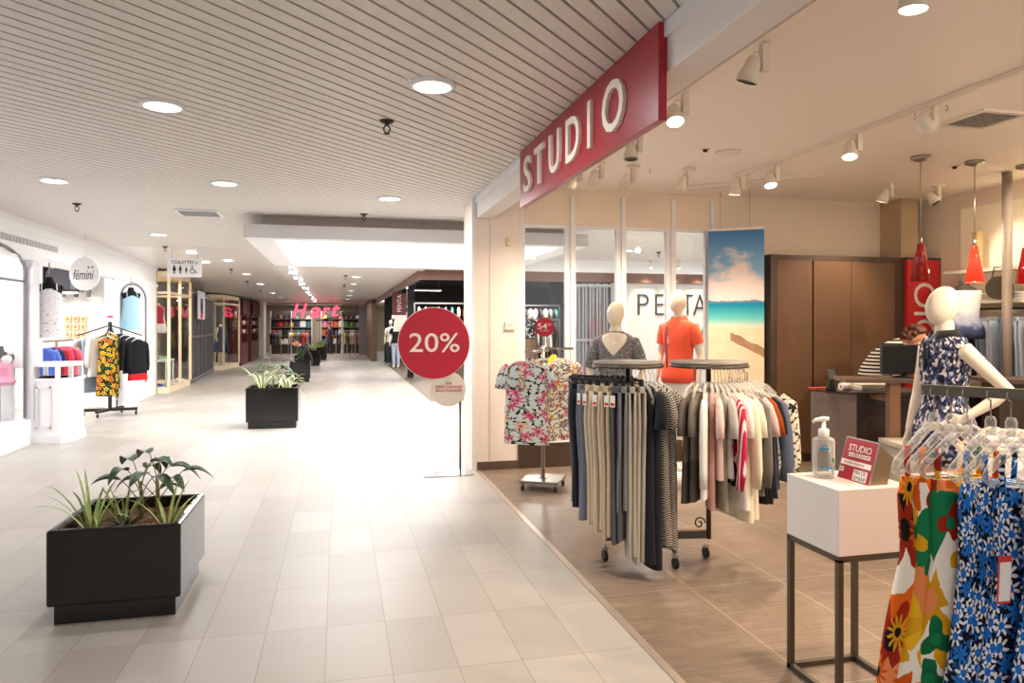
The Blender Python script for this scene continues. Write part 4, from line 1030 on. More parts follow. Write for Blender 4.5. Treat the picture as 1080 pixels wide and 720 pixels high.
MB().limb([(-.02, -.08, 1.46 * k), (0, -.1, 1.42 * k), (0, -.104, 1.39 * k), (.02, -.08, 1.46 * k)], .003, 6).build('necklace', STEEL, t)
MB().limb([(0, 0, .93 * k), (0, 0, .6 * k), (0, .0, .55 * k)], [(.175, .125), (.2, .15), (.2, .15)], 24, caps=False).build('skirt', c_navy, t)
# mannequin in coral polo
t, k = mannequin(cw(1.66, 7.15, .15), -YAW - .75, 'faceless cream mannequin in coral orange polo shirt beside the beach poster', 1.76, head_yaw=-.2)
o = worn(t, k, c_coral, .86, 1.455, .014, 'short', .02, 'polo_shirt', None, seed=5, loose=.012)
collar(o, k, c_coral)
MB().limb([(0, 0, .9 * k), (0, 0, .6 * k), (0, 0, .3 * k)], [(.17, .12), (.18, .13), (.17, .12)], 20, caps=False).build('trousers', c_white, t)
o = MB().lathe([(.001, .15), (.3, .15), (.3, .0), (.001, 0)], n=36).build('display_plinth', WHITE, loc=cw(1.66, 7.15, 0)); tag(o, 'low round white plinth under the coral polo mannequin', 'plinth')
# polo-dress mannequin at the right
f_navy = patches('navy_camo_floral', [rgb(46, 52, 82), rgb(196, 190, 196), rgb(112, 118, 146), rgb(28, 32, 54), rgb(222, 216, 220), rgb(78, 86, 120), rgb(30, 34, 56), rgb(58, 64, 96)], 72., .9)
arr = (((-.212, -.02, 1.14), (-.2, -.09, .9), (.05, -.2, -1)), ((.275, .19, 1.18), (.19, -.0, 1.03), (-.4, -.6, -.5)))
t, k = mannequin(cw(2.605, 4.33, 0), radians(-100), 'glossy faceless cream mannequin with hand on hip in navy flowered polo top', 1.8, arr[1], arr[0], voxel=.0075, head_yaw=.0)
o = worn(t, k, f_navy, .74, 1.455, .011, None, .1, 'polo_dress', arr, seed=8, loose=.012)
for s in (-1, 1): MB().limb([(s * .135 * k, 0, 1.475 * k), (s * .16 * k, 0, 1.42 * k), (s * .155 * k, 0, 1.36 * k)], [(.02, .04), (.022, .05), (.02, .045)], 12).build('armhole', f_navy, o)
collar(o, k, c_navy)
MB().box(-.009, .009, -.128, -.118, 1.29 * k, 1.45 * k).build('placket', c_navy, o)
# headless torso with ombre top at the shelves
omb = Mat('ombre_blue'); _tc = omb.n('TexCoord'); _z = omb.n('SeparateXYZ', {0: _tc.outputs['Object']}).outputs[2]
_n = omb.n('TexNoise', {'Vector': _tc.outputs['Object'], 'Scale': 9.0, 'Detail': 4.0})
omb.base(omb.ramp(omb.n('MapRange', {0: omb.math('ADD', _z, omb.math('MULTIPLY', _n.outputs[0], .25)), 1: .84, 2: 1.3}).outputs[0], [(0, rgb(30, 32, 60)), (.22, rgb(60, 70, 120)), (.4, rgb(176, 186, 214)), (.6, rgb(236, 234, 238))]), .7)
t = thing('torso_form', 'dark headless bust in white and blue ombre top hanging at the shelves', 'mannequin', cw(4.72, 7.5, .72), -YAW - .3)
m = MB(); rows = torso_rows(1.5); m.limb([r[0] for r in rows[1:]], [r[1] for r in rows[1:]], 18); m.build('body', plain('bust_dark', rgb(66, 58, 52), .5), t)
worn(t, 1.5 / 1.78, omb.m, .84, 1.43, .02, None, .06, 'top', None, neck=False, seed=9, loose=.02)
MB().cyl((0, 0, -.71), (0, 0, .8), .015, 10).build('pole', STEEL, t); MB().lathe([(.001, -.72), (.14, -.72), (.14, -.71), (.02, -.7)], n=24).build('base', STEEL, t)
t['label'] = 'dark headless bust form in white and blue ombre top beside the shelves'
# ------------------------------------------------------------------ people
def head_mesh(m, c, M, k=1.):
    "cranium, jaw, nose, brow, lips, ears; faces -y before M"
    E = lambda p, r, R=None: m.ell(Vector(c) + M @ (Vector(p) * k), r[0] * k, r[1] * k, r[2] * k, 14, 10, M if R is None else M @ R)
    E((0, .012, .03), (.075, .095, .09)); E((0, -.012, -.035), (.06, .075, .075)); E((0, -.04, -.085), (.034, .04, .03))
    E((0, -.094, -.018), (.013, .024, .02)); E((0, -.088, .006), (.01, .014, .03)); E((0, -.08, .026), (.055, .014, .012)); E((0, -.082, -.054), (.024, .012, .006)); E((0, -.08, -.064), (.02, .012, .006))
    for s in (-1, 1): E((s * .076, .012, -.012), (.01, .02, .032)); E((s * .045, -.055, -.02), (.025, .025, .024))
def eyes(t, c, M, k=1.):
    for s in (-1, 1):
        e = MB().ell(Vector(c) + M @ Vector((s * .031 * k, -.081 * k, .006 * k)), .012 * k, .008 * k, .008 * k, 10, 8).build('eye', plain('eye_white', rgb(230, 226, 220), .2), t)
        MB().ell(Vector(c) + M @ Vector((s * .031 * k, -.088 * k, .006 * k)), .005 * k, .003 * k, .005 * k, 8, 6).build('iris', RUBBER, e)
def hair_blob(t, c, M, pts, r, mat, vox=.01, seed=1):
    m = MB(); rr = random.Random(seed)
    for p in pts:
        q = r * (.75 + .5 * rr.random()); m.ell(Vector(c) + M @ Vector(p), q, q, q, 8, 6)
    return m.build('hair', mat, t, remesh=vox)

# woman behind the counter, bending over it, profile to the right
t = thing('person', 'woman with curly auburn hair and striped top bending behind the monitor', 'person', cw(3.74, 7.4, 0), -YAW + radians(66))
m = MB()
sp_ = [(0, .05, .84), (0, .05, .93), (0, .02, 1.08), (0, -.06, 1.2), (0, -.15, 1.3), (0, -.20, 1.345), (0, -.25, 1.37), (0, -.28, 1.385)]
m.limb(sp_, [(.13, .1), (.17, .13), (.15, .12), (.16, .12), (.165, .1), (.13, .07), (.06, .055), (.05, .05)], 18)
hc = Vector((0, -.36, 1.425)); HM = Matrix.Rotation(radians(38), 3, 'X')
head_mesh(m, hc, HM)
arms_ = []
for s in (-1, 1):
    sh = Vector((s * .17, -.14, 1.29)); e = Vector((s * .22, -.2, 1.06)); w = Vector((s * .12, -.40, .985))
    m.limb([(s * .09, -.14, 1.31), sh, sh.lerp(e, .5), e, e.lerp(w, .4), w], [.045, .05, .042, .036, .036, .025], 12); hand(m, w, (-s * .2, -1, -.1), (0, 0, -1), .17)
    arms_.append((sh, e))
    m.limb([(s * .085, .05, .9), (s * .09, .03, .5), (s * .09, .06, .1)], [.09, .06, .04], 12); m.limb([(s * .09, .08, .04), (s * .09, -.06, .035), (s * .095, -.14, .025)], [(.035, .035), (.04, .028), (.03, .018)], 10)
m.build('body', SKIN, t, remesh=.008); eyes(t, hc, HM)
rr = random.Random(4); pts = []
for k in range(190):
    a, b = rr.random() * 2 * pi, rr.random() * 1.0
    v = Vector((sin(a) * cos(b * 1.5), cos(a) * cos(b * 1.5), sin(b * 1.5)))
    if v.y < -.25 and v.z < .75: continue
    pts.append((v.x * .09, v.y * .105 + .02, v.z * .1 + .03 - (.07 * rr.random() if v.z < .4 else 0)))
hair_blob(t, hc, HM, pts, .021, plain('auburn_hair', rgb(84, 36, 16), .5, noise=.3, nscale=150), .007)
STRB = stripes('breton_stripe', rgb(24, 22, 26), rgb(232, 226, 216), .036, .5)
sh_ = MB().limb(sp_[1:7], [(.185, .145), (.165, .135), (.175, .135), (.18, .115), (.15, .09), (.085, .075)], 24, caps=False).build('striped_top', STRB, t)
for sh, e in arms_: MB().limb([sh * .97 + Vector((0, 0, .02)), sh, sh.lerp(e, .5), e], [.055, .06, .055, .05], 14, caps=False).build('sleeve', STRB, sh_)
MB().limb([(0, .05, .95), (0, .05, .85)], [(.185, .145), (.18, .13)], 20, caps=False).build('waistband', BLACKC, t)
for s in (-1, 1): MB().limb([(s * .09, .05, .9), (s * .092, .03, .5), (s * .09, .06, .1)], [(.105, .11), (.08, .08), (.06, .07)], 14, caps=False).build('trouser_leg', BLACKC, t)

# man sitting far off on the bench behind a planter, hunched, facing left
def seated_man(loc, rz):
    t = thing('person', 'man in black jacket sitting hunched on a bench behind the far planter', 'person', loc, rz)
    m = MB()
    spn = [(0, .12, .42), (0, .12, .52), (0, .08, .68), (0, -.0, .84), (0, -.09, .95), (0, -.13, 1.0), (0, -.17, 1.03), (0, -.2, 1.05)]
    m.limb(spn, [(.16, .12), (.17, .13), (.15, .12), (.17, .13), (.18, .1), (.13, .07), (.06, .06), (.055, .055)], 16)
    hc = Vector((0, -.27, 1.09)); M = Matrix.Rotation(radians(30), 3, 'X'); head_mesh(m, hc, M)
    sl = []
    for s in (-1, 1):
        sh = Vector((s * .18, -.06, .94)); e = Vector((s * .23, -.12, .68)); w = Vector((s * .07, -.33, .62))
        m.limb([(s * .1, -.06, .96), sh, sh.lerp(e, .5), e, e.lerp(w, .4), w], [.05, .055, .048, .042, .04, .028], 10); hand(m, w, (-s * .3, -1, -.1), (0, 0, -1), .18); sl.append((sh, e, w))
        m.limb([(s * .09, .1, .47), (s * .11, -.15, .5), (s * .12, -.36, .49), (s * .12, -.37, .3), (s * .12, -.33, .1)], [.09, .08, .062, .058, .042], 12)
        m.limb([(s * .12, -.3, .045), (s * .12, -.42, .04), (s * .125, -.52, .025)], [(.04, .042), (.045, .032), (.035, .02)], 10)
    m.build('body', SKIN, t, remesh=.012); eyes(t, hc, M)
    j = MB().limb(spn[0:6], [(.185, .15), (.19, .155), (.18, .145), (.195, .15), (.2, .12), (.15, .09)], 18, caps=False).build('jacket', BLACKC, t)
    for sh, e, w in sl: MB().limb([sh * .98 + Vector((0, 0, .02)), sh, sh.lerp(e, .5), e, e.lerp(w, .85)], [.06, .068, .06, .055, .045], 12, caps=False).build('sleeve', BLACKC, j)
    for s in (-1, 1): MB().limb([(s * .09, .1, .47), (s * .11, -.15, .5), (s * .12, -.37, .49), (s * .12, -.38, .3), (s * .12, -.34, .1)], [.1, .092, .075, .07, .06], 12, caps=False).build('trouser_leg', c_navy, t)
    for s in (-1, 1): MB().limb([(s * .12, -.29, .05), (s * .12, -.42, .045), (s * .125, -.53, .03)], [(.048, .05), (.052, .042), (.04, .03)], 10).build('shoe', RUBBER, t)
    pts = [(x * .07, y * .09 + .02, .06 + .05 * (1 - x * x - y * y * .5)) for x in (-.8, -.4, 0, .4, .8) for y in (-.6, -.2, .2, .6, 1)]
    hair_blob(t, hc, M, pts, .032, plain('dark_hair', rgb(40, 30, 26), .6), .012)
    return t
sm_ = seated_man((-1.0, 22.4, 0), radians(-80)); sm_.scale = (.94, .94, .94)
t = thing('mall_bench', 'dark backless bench under the seated man', 'bench', (-1.12, 22.4, -.02))
MB().box(-.25, .25, -.5, .5, .38, .42).build('seat', BLACKP, t, bevel=.006)
for s in (-1, 1): MB().box(-.2, .2, s * .4 - .03, s * .4 + .03, 0, .38).build('leg', BLACKP, t)
# shopper standing at the far store
t, k = mannequin((-.45, 38.6, 0), radians(150), 'distant shopper in dark top and jeans standing at the far store entrance', 1.62, skin=SKIN, cat='person', voxel=.016); t.name = 'person'
worn(t, k, cloth('plum_knit', rgb(70, 44, 58)), .9, 1.455, .018, 'long', .02, 'sweater', seed=2)
MB().limb([(0, 0, .95 * k), (0, 0, .84 * k)], [(.18, .13), (.17, .12)], 16, caps=False).build('waistband', jm[0], t)
for s in (-1, 1): MB().limb([(s * .085, 0, .9), (s * .086, 0, .48), (s * .08, .01, .07)], [.095, .07, .055], 12, caps=False).build('trouser_leg', jm[0], t)
hair_blob(t, Vector((0, 0, 1.6)), Matrix.Identity(3), [(x * .07, y * .08 + .02, .06 * (1 - abs(x) * .5)) for x in (-1, -.5, 0, .5, 1) for y in (-.7, 0, .5, 1)], .035, plain('dark_hair', rgb(40, 30, 26), .6), .014)

# ------------------------------------------------------------------ white cube stand with bottle and slanted sign
t = thing('display_stand', 'white gloss cube on a bronze square-tube frame near the camera', 'display stand', (2.188, 2.742, 0))
WG = plain('white_gloss', rgb(238, 232, 228), .1, noise=.0)
MB().box(-.182, .182, -.176, .176, .615, .89).build('cube', WG, t, bevel=.002)
m = MB(); q = .024
m.box(-.182, .182, -.176, -.176 + q, .59, .615).box(-.182, .182, .176 - q, .176, .59, .615).box(-.182, -.182 + q, -.176 + q, .176 - q, .59, .615).box(.182 - q, .182, -.176 + q, .176 - q, .59, .615)
m.build('top_frame', BRONZE, t); m = MB()
m.box(-.182, .182, .176 - q, .176, 0, q).box(-.182, -.182 + q, -.176 + q, .176 - q, 0, q).box(.182 - q, .182, -.176 + q, .176 - q, 0, q)
m.build('floor_frame', BRONZE, t)
for sx in (-1, 1):
    for sy in (-1, 1): MB().box(sx * .182 - (q if sx > 0 else 0), sx * .182 + (q if sx < 0 else 0), sy * .176 - (q if sy > 0 else 0), sy * .176 + (q if sy < 0 else 0), 0, .6).build('leg', BRONZE, t)
t = thing('sanitizer_bottle', 'clear pump bottle of hand sanitizer on the white cube', 'bottle', (2.115, 2.805, .89))
MB().lathe([(.001, 0), (.043, 0), (.047, .006), (.047, .165), (.043, .175), (.018, .185), (.018, .19)], n=28).build('bottle', CLEAR, t)
MB().lathe([(.001, .012), (.042, .012), (.042, .155), (.001, .155)], n=24).build('gel', thin_glass('gel_tint', (.86, .87, .88, 1), .6), t)
MB().lathe([(.021, .184), (.023, .19), (.023, .215), (.01, .222), (.008, .25)], n=20).build('pump_collar', PAPERW, t)
MB().limb([(-.05, .01, .247), (-.035, .006, .258), (0, 0, .262), (.022, -.005, .262)], [(.006, .005), (.009, .007), (.012, .009), (.009, .007)], 10).build('pump_nozzle', PAPERW, t)
for za, zb, nn in ((.13, .142, 7), (.048, .056, 10)):
    MB().rings([[(.0482 * cos(a), .0482 * sin(a), z) for z in (za, zb)] + [(.0486 * cos(a), .0486 * sin(a), z) for z in (zb, za)] for a in [radians(-146 + 8 * i) for i in range(nn)]], True, True).build('label_band', plain('label_blue', rgb(30, 130, 180), .4), t)
MB().ell((.012, -.0475, .085), .007, .002, .012).build('leaf_mark', plain('label_green', rgb(70, 140, 50), .5), t)
# slanted sign box
t = thing('recruiting_sign', 'red slanted STUDIO notice on a metal wedge stand on the white cube', 'sign', (2.195, 2.705, .89), radians(-90)); t.scale = (.84, 1, 1)
WB = plain('wedge_brass', rgb(150, 124, 92), .4, .6)
m = MB(); prof = [(-.005, 0), (.085, 0), (.12, .115), (.045, .17)]      # side outline in (depth, height)
w = .115
m.add([(-w, y, z) for y, z in prof] + [(w, y, z) for y, z in prof], [(3, 2, 1, 0), (4, 5, 6, 7), (0, 1, 5, 4), (1, 2, 6, 5), (2, 3, 7, 6), (3, 0, 4, 7)]).build('wedge', WB, t, bevel=.002)
ang = math.atan2(.05, .17); f = MB(); fd = MB(); fw = MB(); fr_ = MB()
M = Matrix.Translation((0, -.005, .0)) @ Matrix.Rotation(-ang, 4, 'X')
MB().box(-w - .002, w + .002, -.005, .0, -.004, .182).xf(M).build('face', plain('notice_red', rgb(164, 22, 48), .3, noise=.01), t)
MB().text('STUDIO', (0, -.006, .142), .165, .03, .001).xf(M).build('title', PAPERW, t)
wb = MB().box(-.075, -.03, -.0065, -.005, .102, .12).box(-.022, .085, -.0065, -.005, .102, .12).box(-w, .105, -.0065, -.005, .062, .086).box(-w, -.085, -.0065, -.005, .03, .05).box(-.008, .09, -.0065, -.005, .004, .052)
wb.xf(M).build('white_strip', PAPERW, t)
MB().text('NOUS', (-.0525, -.0068, .111), .04, .012, .0005).text('RECHERCHONS', (.0315, -.0068, .111), .098, .012, .0005).text('VENDEUR / VENDEUSE', (-.02, -.0068, .074), .15, .01, .0005).xf(M).build('red_text', plain('notice_red', rgb(164, 22, 48), .3), t)
MB().text('FIN DE', (.04, -.0068, .04), .08, .018, .0005).text('SEMAINE', (.041, -.0068, .016), .09, .018, .0005).text('SOIR', (-.1, -.0068, .04), .024, .012, .0005).xf(M).build('black_text', RUBBER, t)
MB().box(-w - .004, w + .004, -.006, .002, .182, .187).box(-w - .004, -w - .001, -.006, .002, 0, .182).box(w + .001, w + .004, -.006, .002, 0, .182).xf(M).build('edge', STEEL, t)

# ------------------------------------------------------------------ near rack of print dresses
r0, r1 = Vector(cw(1.525, 2.66, 1.335)), Vector(cw(2.35, 1.95, 1.335))
t = thing('clothes_rack', 'grey-green rail of print dresses at the lower right', 'clothes rack')
MB().bar(r0, r1, .028, .036).build('rail', plain('rail_olive', rgb(108, 102, 88), .45, .4), t)
MB().bar(r1, (r1.x, r1.y, 0.03), .03, .03).build('upright', BRONZE, t)
q0 = r0.lerp(r1, .35)
MB().bar((q0.x, q0.y, 1.33), (q0.x, q0.y, 0.03), .03, .03).build('upright', BRONZE, t)
MB().bar((q0.x - .22, q0.y - .2, .02), (q0.x + .22, q0.y + .2, .02), .04, .03).build('foot', BRONZE, t); MB().bar((r1.x - .22, r1.y - .2, .02), (r1.x + .22, r1.y + .2, .02), .04, .03).build('foot', BRONZE, t)
_or, _ye, _wh, _bk, _gr, _dr, _sa = rgb(232, 104, 18), rgb(244, 186, 30), rgb(250, 240, 226), rgb(22, 16, 18), rgb(20, 124, 76), rgb(176, 46, 14), rgb(238, 142, 84)
OR1 = patches('orange_sunflower', [_or, _dr, _wh, _bk, _or, _sa], 7., .8, [(5., .62, 6, [_or, _ye, _or, _dr], _bk), (7.5, .4, 12, [_bk, _ye, _ye, _or], _bk)])
OR2 = patches('yellow_tropical', [_ye, _wh, _or, _gr, _sa, _wh], 7., .8, [(4.5, .6, 6, [_dr, _ye, _or, _ye], _sa), (6.5, .42, 3, [_or, _gr, _dr, _ye], _gr)])
BL = floral('blue_daisy', rgb(14, 17, 34), [rgb(238, 238, 240), rgb(238, 238, 240), rgb(222, 230, 242), rgb(46, 124, 208)], rgb(30, 112, 204), rgb(36, 112, 200), 17., .68, .16, 26., .6, 7, .36)
g = 'print dresses on the near rail'
dr = [(.0, OR1, 'orange sunflower print dress at the free end of the near rail', .2, .86), (.05, OR2, 'yellow and orange tropical print dress beside the orange sunflower dress', .2, .9), (.095, OR2, 'yellow tropical print dress touching the first blue daisy dress', .19, .88),
      (.16, BL, 'blue daisy dress beside the yellow tropical dress', .18, .92), (.215, BL, 'blue daisy dress, second from the yellow ones', .18, .95), (.27, BL, 'blue daisy dress with red framed tag, third from the yellow ones', .19, .95), (.34, BL, 'blue daisy dress, fourth from the yellow ones', .2, .95), (.41, BL, 'blue daisy dress at the right edge, fifth from the yellow ones', .2, .95)]
for i, (q, m, l, w, L) in enumerate(dr):
    p = r0.lerp(r1, q + .03); p.z += .012
    rz = -YAW + radians(-20 + 5 * (i % 3) + (0 if i < 3 else 6)) + pi
    rz = -YAW + radians(18 - 4 * (i % 3))
    o = top('dress', 'dress', m, (p.x, p.y, p.z - .09), rz, l, g, L + .03, w, .075, None, .3, 500 + i, strap=True, amp=.014)
    hanger(tuple(p), rz, 'clear plastic hanger holding the %s' % l.split(' at the')[0].split(' touching')[0].split(' beside')[0] + (' at the rail end' if i == 0 else '') if i < 3 else 'clear plastic hanger of the %s blue daisy dress from the yellow dresses' % ORD[i - 3], 'clear hangers on the near rail', .185, 'big')
    if i == 5:
        tg = MB().cbox((-.17, -.06, -.42), (.05, .003, .16), 0, .05).build('price_tag', TAGR, o); MB().cbox((-.17, -.062, -.425), (.042, .003, .13), 0, .05).build('tag_face', TAGM, tg)

# ------------------------------------------------------------------ planters and plants
def planter(loc, w, d, h, label, rz=0):
    t = thing('planter', label, 'planter', loc, rz)
    x, y, th = w / 2, d / 2, .045
    vs = []; 
    m = MB()
    o_ = [(-x, -y), (x, -y), (x, y), (-x, y)]; i_ = [(-x + th, -y + th), (x - th, -y + th), (x - th, y - th), (-x + th, y - th)]
    lv = [(o_, .1), (o_, h), (i_, h), (i_, h - .12)]
    m.rings([[(a, b, z) for a, b in p] for p, z in lv], True, False)
    m.build('body', BLACKP, t, bevel=.014)
    MB().box(-x + .03, x - .03, -y + .03, y - .03, 0, .11).build('plinth', BLACKP, t)
    s = MB(); r = random.Random(int(loc[1] * 10)); nx, ny = 22, 22
    g_ = [[(-x + th + (w - 2 * th) * i / nx, -y + th + (d - 2 * th) * j / ny, h - .085 + .03 * r.random()) for i in range(nx + 1)] for j in range(ny + 1)]
    s.add([p for row in g_ for p in row], [(j * (nx + 1) + i, j * (nx + 1) + i + 1, (j + 1) * (nx + 1) + i + 1, (j + 1) * (nx + 1) + i) for j in range(ny) for i in range(nx)])
    so = s.build('bark_mulch', plain('bark', rgb(116, 82, 58), .9, noise=.35, nscale=90, bump=.6), loc=loc, rz=rz)
    tag(so, 'brown bark mulch filling the ' + label.split(',')[0], 'mulch', kind='stuff')
    return t
def blade(mb, base, az, L, rise, droop, w, r, n=9):
    d = Vector((cos(az), sin(az), 0)); s = Vector((-sin(az), cos(az), 0)); L_, R_, C2 = [], [], []
    for i in range(n):
        q = i / (n - 1); p = Vector(base) + d * L * (q * .8 + .2 * q * q) + Vector((0, 0, rise * q * 1.8 - droop * q ** 2.4))
        ww = w * (sin(pi * min(1, q * .92 + .08)) ** .6) * (1 - q * .35) + .0004
        L_.append(p + s * ww); R_.append(p - s * ww); C2.append(p - Vector((0, 0, ww * .5)))
    vs = L_ + C2 + R_; fs = []
    for i in range(n - 1): fs += [(i, n + i, n + i + 1, i + 1), (n + i, 2 * n + i, 2 * n + i + 1, n + i + 1)]
    mb.add(vs, fs, True)
LEAFS = stripes('variegated_leaf', rgb(92, 140, 60), rgb(206, 216, 150), 1.0, .5)
def leafmat(name, a, b):
    m = Mat(name); nz = m.n('TexNoise', {'Vector': m.obj(), 'Scale': 30.0, 'Detail': 2.0}); m.base(m.mix(nz.outputs[0], a, b), .4, 0, .4); return m.m
LF1 = leafmat('spider_leaf', rgb(120, 152, 70), rgb(196, 208, 140)); LF2 = leafmat('pale_spider_leaf', rgb(170, 196, 120), rgb(228, 234, 196)); LF3 = leafmat('dark_leaf', rgb(28, 54, 30), rgb(64, 92, 52)); LF4 = leafmat('deep_leaf', rgb(30, 30, 26), rgb(70, 80, 50))
def spider(loc, n, L, label, seed, mat=LF1, droop=.3, rise=.16, w=.009, group='spider plants'):
    r = random.Random(seed); m = MB()
    for i in range(n):
        az = 2 * pi * (i + r.random() * .7) / n; l = L * (.6 + .5 * r.random())
        blade(m, (.012 * cos(az), .012 * sin(az), -.02), az, l, rise * (.85 + r.random() * .45), droop * (.5 + .8 * r.random()), w * (.8 + .5 * r.random()), r)
    t = thing('spider_plant', label, 'plant', loc, 0, group); m.build('leaves', mat, t)
    MB().lathe([(.001, -.03), (.014, -.025), (.018, 0), (.008, .02)], n=10).build('crown', mat, t)
def broadleaf(loc, label, seed, stems, H, ll=.14, mat=LF3):
    r = random.Random(seed); t = thing('leafy_plant', label, 'plant', loc)
    st, lv = MB(), MB()
    for k in range(stems):
        bx, by = (k - (stems - 1) / 2) * .07, (r.random() - .5) * .06; h = H * (.8 + .25 * r.random()); tip = Vector((bx + (r.random() - .5) * .05, by, h * .55))
        st.limb([(bx, by, -.04), ((bx + tip.x) / 2 + .01, by, h * .28), tip], [.013, .012, .009], 8)
        for j in range(7):
            az = j * 2.4 + r.random(); pl = .06 + .1 * r.random(); b = Vector((tip.x, tip.y, h * (.3 + .09 * j) * .62))
            e = b + Vector((cos(az) * pl, sin(az) * pl, h * .42 * (.5 + .5 * r.random())))
            st.limb([b, b.lerp(e, .6) + Vector((0, 0, .012)), e], .003, 6)
            blade(lv, e, az, ll * (.8 + .5 * r.random()), .03 + .03 * r.random(), .1 + .08 * r.random(), .042 + .012 * r.random(), r, 8)
    st.build('stems', plain('plant_stem', rgb(128, 116, 70), .6, noise=.2), t); lv.build('leaves', mat, t)
planter((-1.155, 4.56, 0), .65, .73, .5, 'front black planter, with leafy plant and spider plants')
zp = .43
broadleaf((-1.1, 4.66, zp), 'dark green broad-leaved plant with bare stems in the front planter', 3, 2, .42)
spider((-1.33, 4.42, zp), 14, .3, 'striped spider plant at the near corner of the front planter', 5, droop=.16, rise=.2)
spider((-1.2, 4.55, zp), 12, .2, 'small spider plant in the middle of the front planter', 7, LF1, .06, .12)
spider((-.94, 4.4, zp), 9, .2, 'sparse spider plant by the right rim of the front planter', 9, LF1, .1, .16)
t = thing('bromeliad', 'dark purple-brown rosette plant in the middle of the front planter', 'plant', (-1.16, 4.42, zp)); m = MB(); r = random.Random(2)
for i in range(9): blade(m, (0, 0, -.02), i * .7 + .2, .09 + .05 * r.random(), .07, .03, .014, r, 7)
m.build('leaves', LF4, t); MB().lathe([(.001, -.03), (.016, -.025), (.014, .02)], n=10).build('crown', LF4, t)
planter((-.975, 11.75, 0), .76, .7, .615, 'second black planter, with pale spider plants')
spider((-1.15, 11.65, .55), 22, .42, 'pale spider plant at one end of the second planter', 21, LF2, .4, .3, .012)
spider((-.78, 11.68, .55), 24, .44, 'pale spider plant at other end of second planter', 22, LF2, .45, .3, .012)
broadleaf((-.95, 11.8, .55), 'dark green upright plant between the pale spider plants', 8, 2, .55, .2)
planter((-1.0, 20.6, 0), .5, .5, .58, 'third black planter, in front of the seated man')
t = thing('leafy_plant', 'spiky green plant in the third planter', 'plant', (-1.0, 20.6, .5)); m = MB(); r = random.Random(6)
for i in range(18): blade(m, (0, 0, 0), i * 1.3, .12 + .08 * r.random(), .25, .03, .02, r, 7)
m.build('leaves', LF3, t); MB().cyl((0, 0, -.05), (0, 0, .03), .03, 8).build('stem', LF3, t)
planter((-.92, 28.6, 0), .5, .5, .58, 'fourth black planter, beyond the seated man')
planter((-.85, 33.2, 0), .7, .5, .55, 'farthest black planter, before the red-lettered store')
for x, y, l, s in ((-.92, 28.6, 'bushy green plant in the fourth planter', 31), (-1.0, 33.2, 'bushy green plant at one end of the farthest planter', 33), (-.7, 33.2, 'bushy green plant at the other end of the farthest planter', 34)):
    spider((x, y, .5), 26, .28, l, s, LF1, .12, .22, .02, 'far planter plants')

# ------------------------------------------------------------------ femini shop front
LW = plain('femini_white', rgb(244, 244, 246), .35, noise=.0)
XF = -4.0
struct('wall_left', MB().box(XF - .12, XF, -3, 17.7, 2.42, 2.96).box(XF - .12, XF, -3, 8.6, 0, 2.42).box(XF - .12, XF, 10.62, 11.25, 1.0, 2.42).box(XF - .12, XF, 14.4, 17.7, 0, 2.42), LW, 'white femini shop front wall')
struct('trim_11', MB().box(XF, XF + .05, -3, 17.7, 2.86, 2.945).box(XF, XF + .025, -3, 17.7, 2.80, 2.86).box(XF, XF + .03, -3, 17.7, 2.42, 2.47), LW, 'white cornice of the femini shop front')
dn_ = MB()
for i in range(48): dn_.box(XF, XF + .02, 7.0 + i * .1, 7.0 + i * .1 + .05, 2.62, 2.70)
struct('trim_12', dn_, plain('dentil_grey', rgb(206, 204, 208), .6), 'row of small dentils on the femini shop front')
struct('trim_13', MB().box(XF, XF + .1, 10.66, 10.86, .3, 2.42).box(XF, XF + .04, 14.4, 14.5, 0, 2.42), plain('pilaster_white', rgb(232, 230, 234), .4), 'white pilaster strips')
def arch(mb, y0, y1, zs, rise, x, w=.05, dpt=.05, n=14):
    "arched frame in the plane x: jambs and curved head"
    yc, ry = (y0 + y1) / 2, (y1 - y0) / 2
    mb.box(x, x + dpt, y0, y0 + w, .35, zs).box(x, x + dpt, y1 - w, y1, .35, zs)
    R = []
    for i in range(n + 1):
        a = pi * i / n; c, s = cos(a), sin(a)
        R.append([(x, yc + ry * c, zs + rise * s), (x + dpt, yc + ry * c, zs + rise * s), (x + dpt, yc + (ry - w) * c, zs + (rise - w) * s), (x, yc + (ry - w) * c, zs + (rise - w) * s)])
    mb.rings(R, True, False)
DL = plain('window_line', rgb(120, 118, 122), .4)
m = MB(); arch(m, 8.6, 10.64, 2.28, .3, XF, .03, .03); m.box(XF, XF + .02, 8.6, 10.64, 2.12, 2.15)
w = struct('window_5', m, DL, 'arched femini display window'); MB().box(XF - .05, XF - .044, 8.62, 10.62, .35, 2.3).build('pane', CGLASS, w)
struct('trim_14', MB().box(XF - .9, XF + .07, 6.5, 10.66, 0, .33).box(XF - .95, XF - .9, 6.5, 10.7, 0, 2.6).box(XF - .9, XF - .12, 10.64, 10.7, .33, 2.6), LW, 'white plinth and back of the femini window')
m = MB(); arch(m, 14.9, 16.7, 2.1, .3, XF, .035, .03)
struct('window_6', m, DL, 'second arched femini window frame'); 
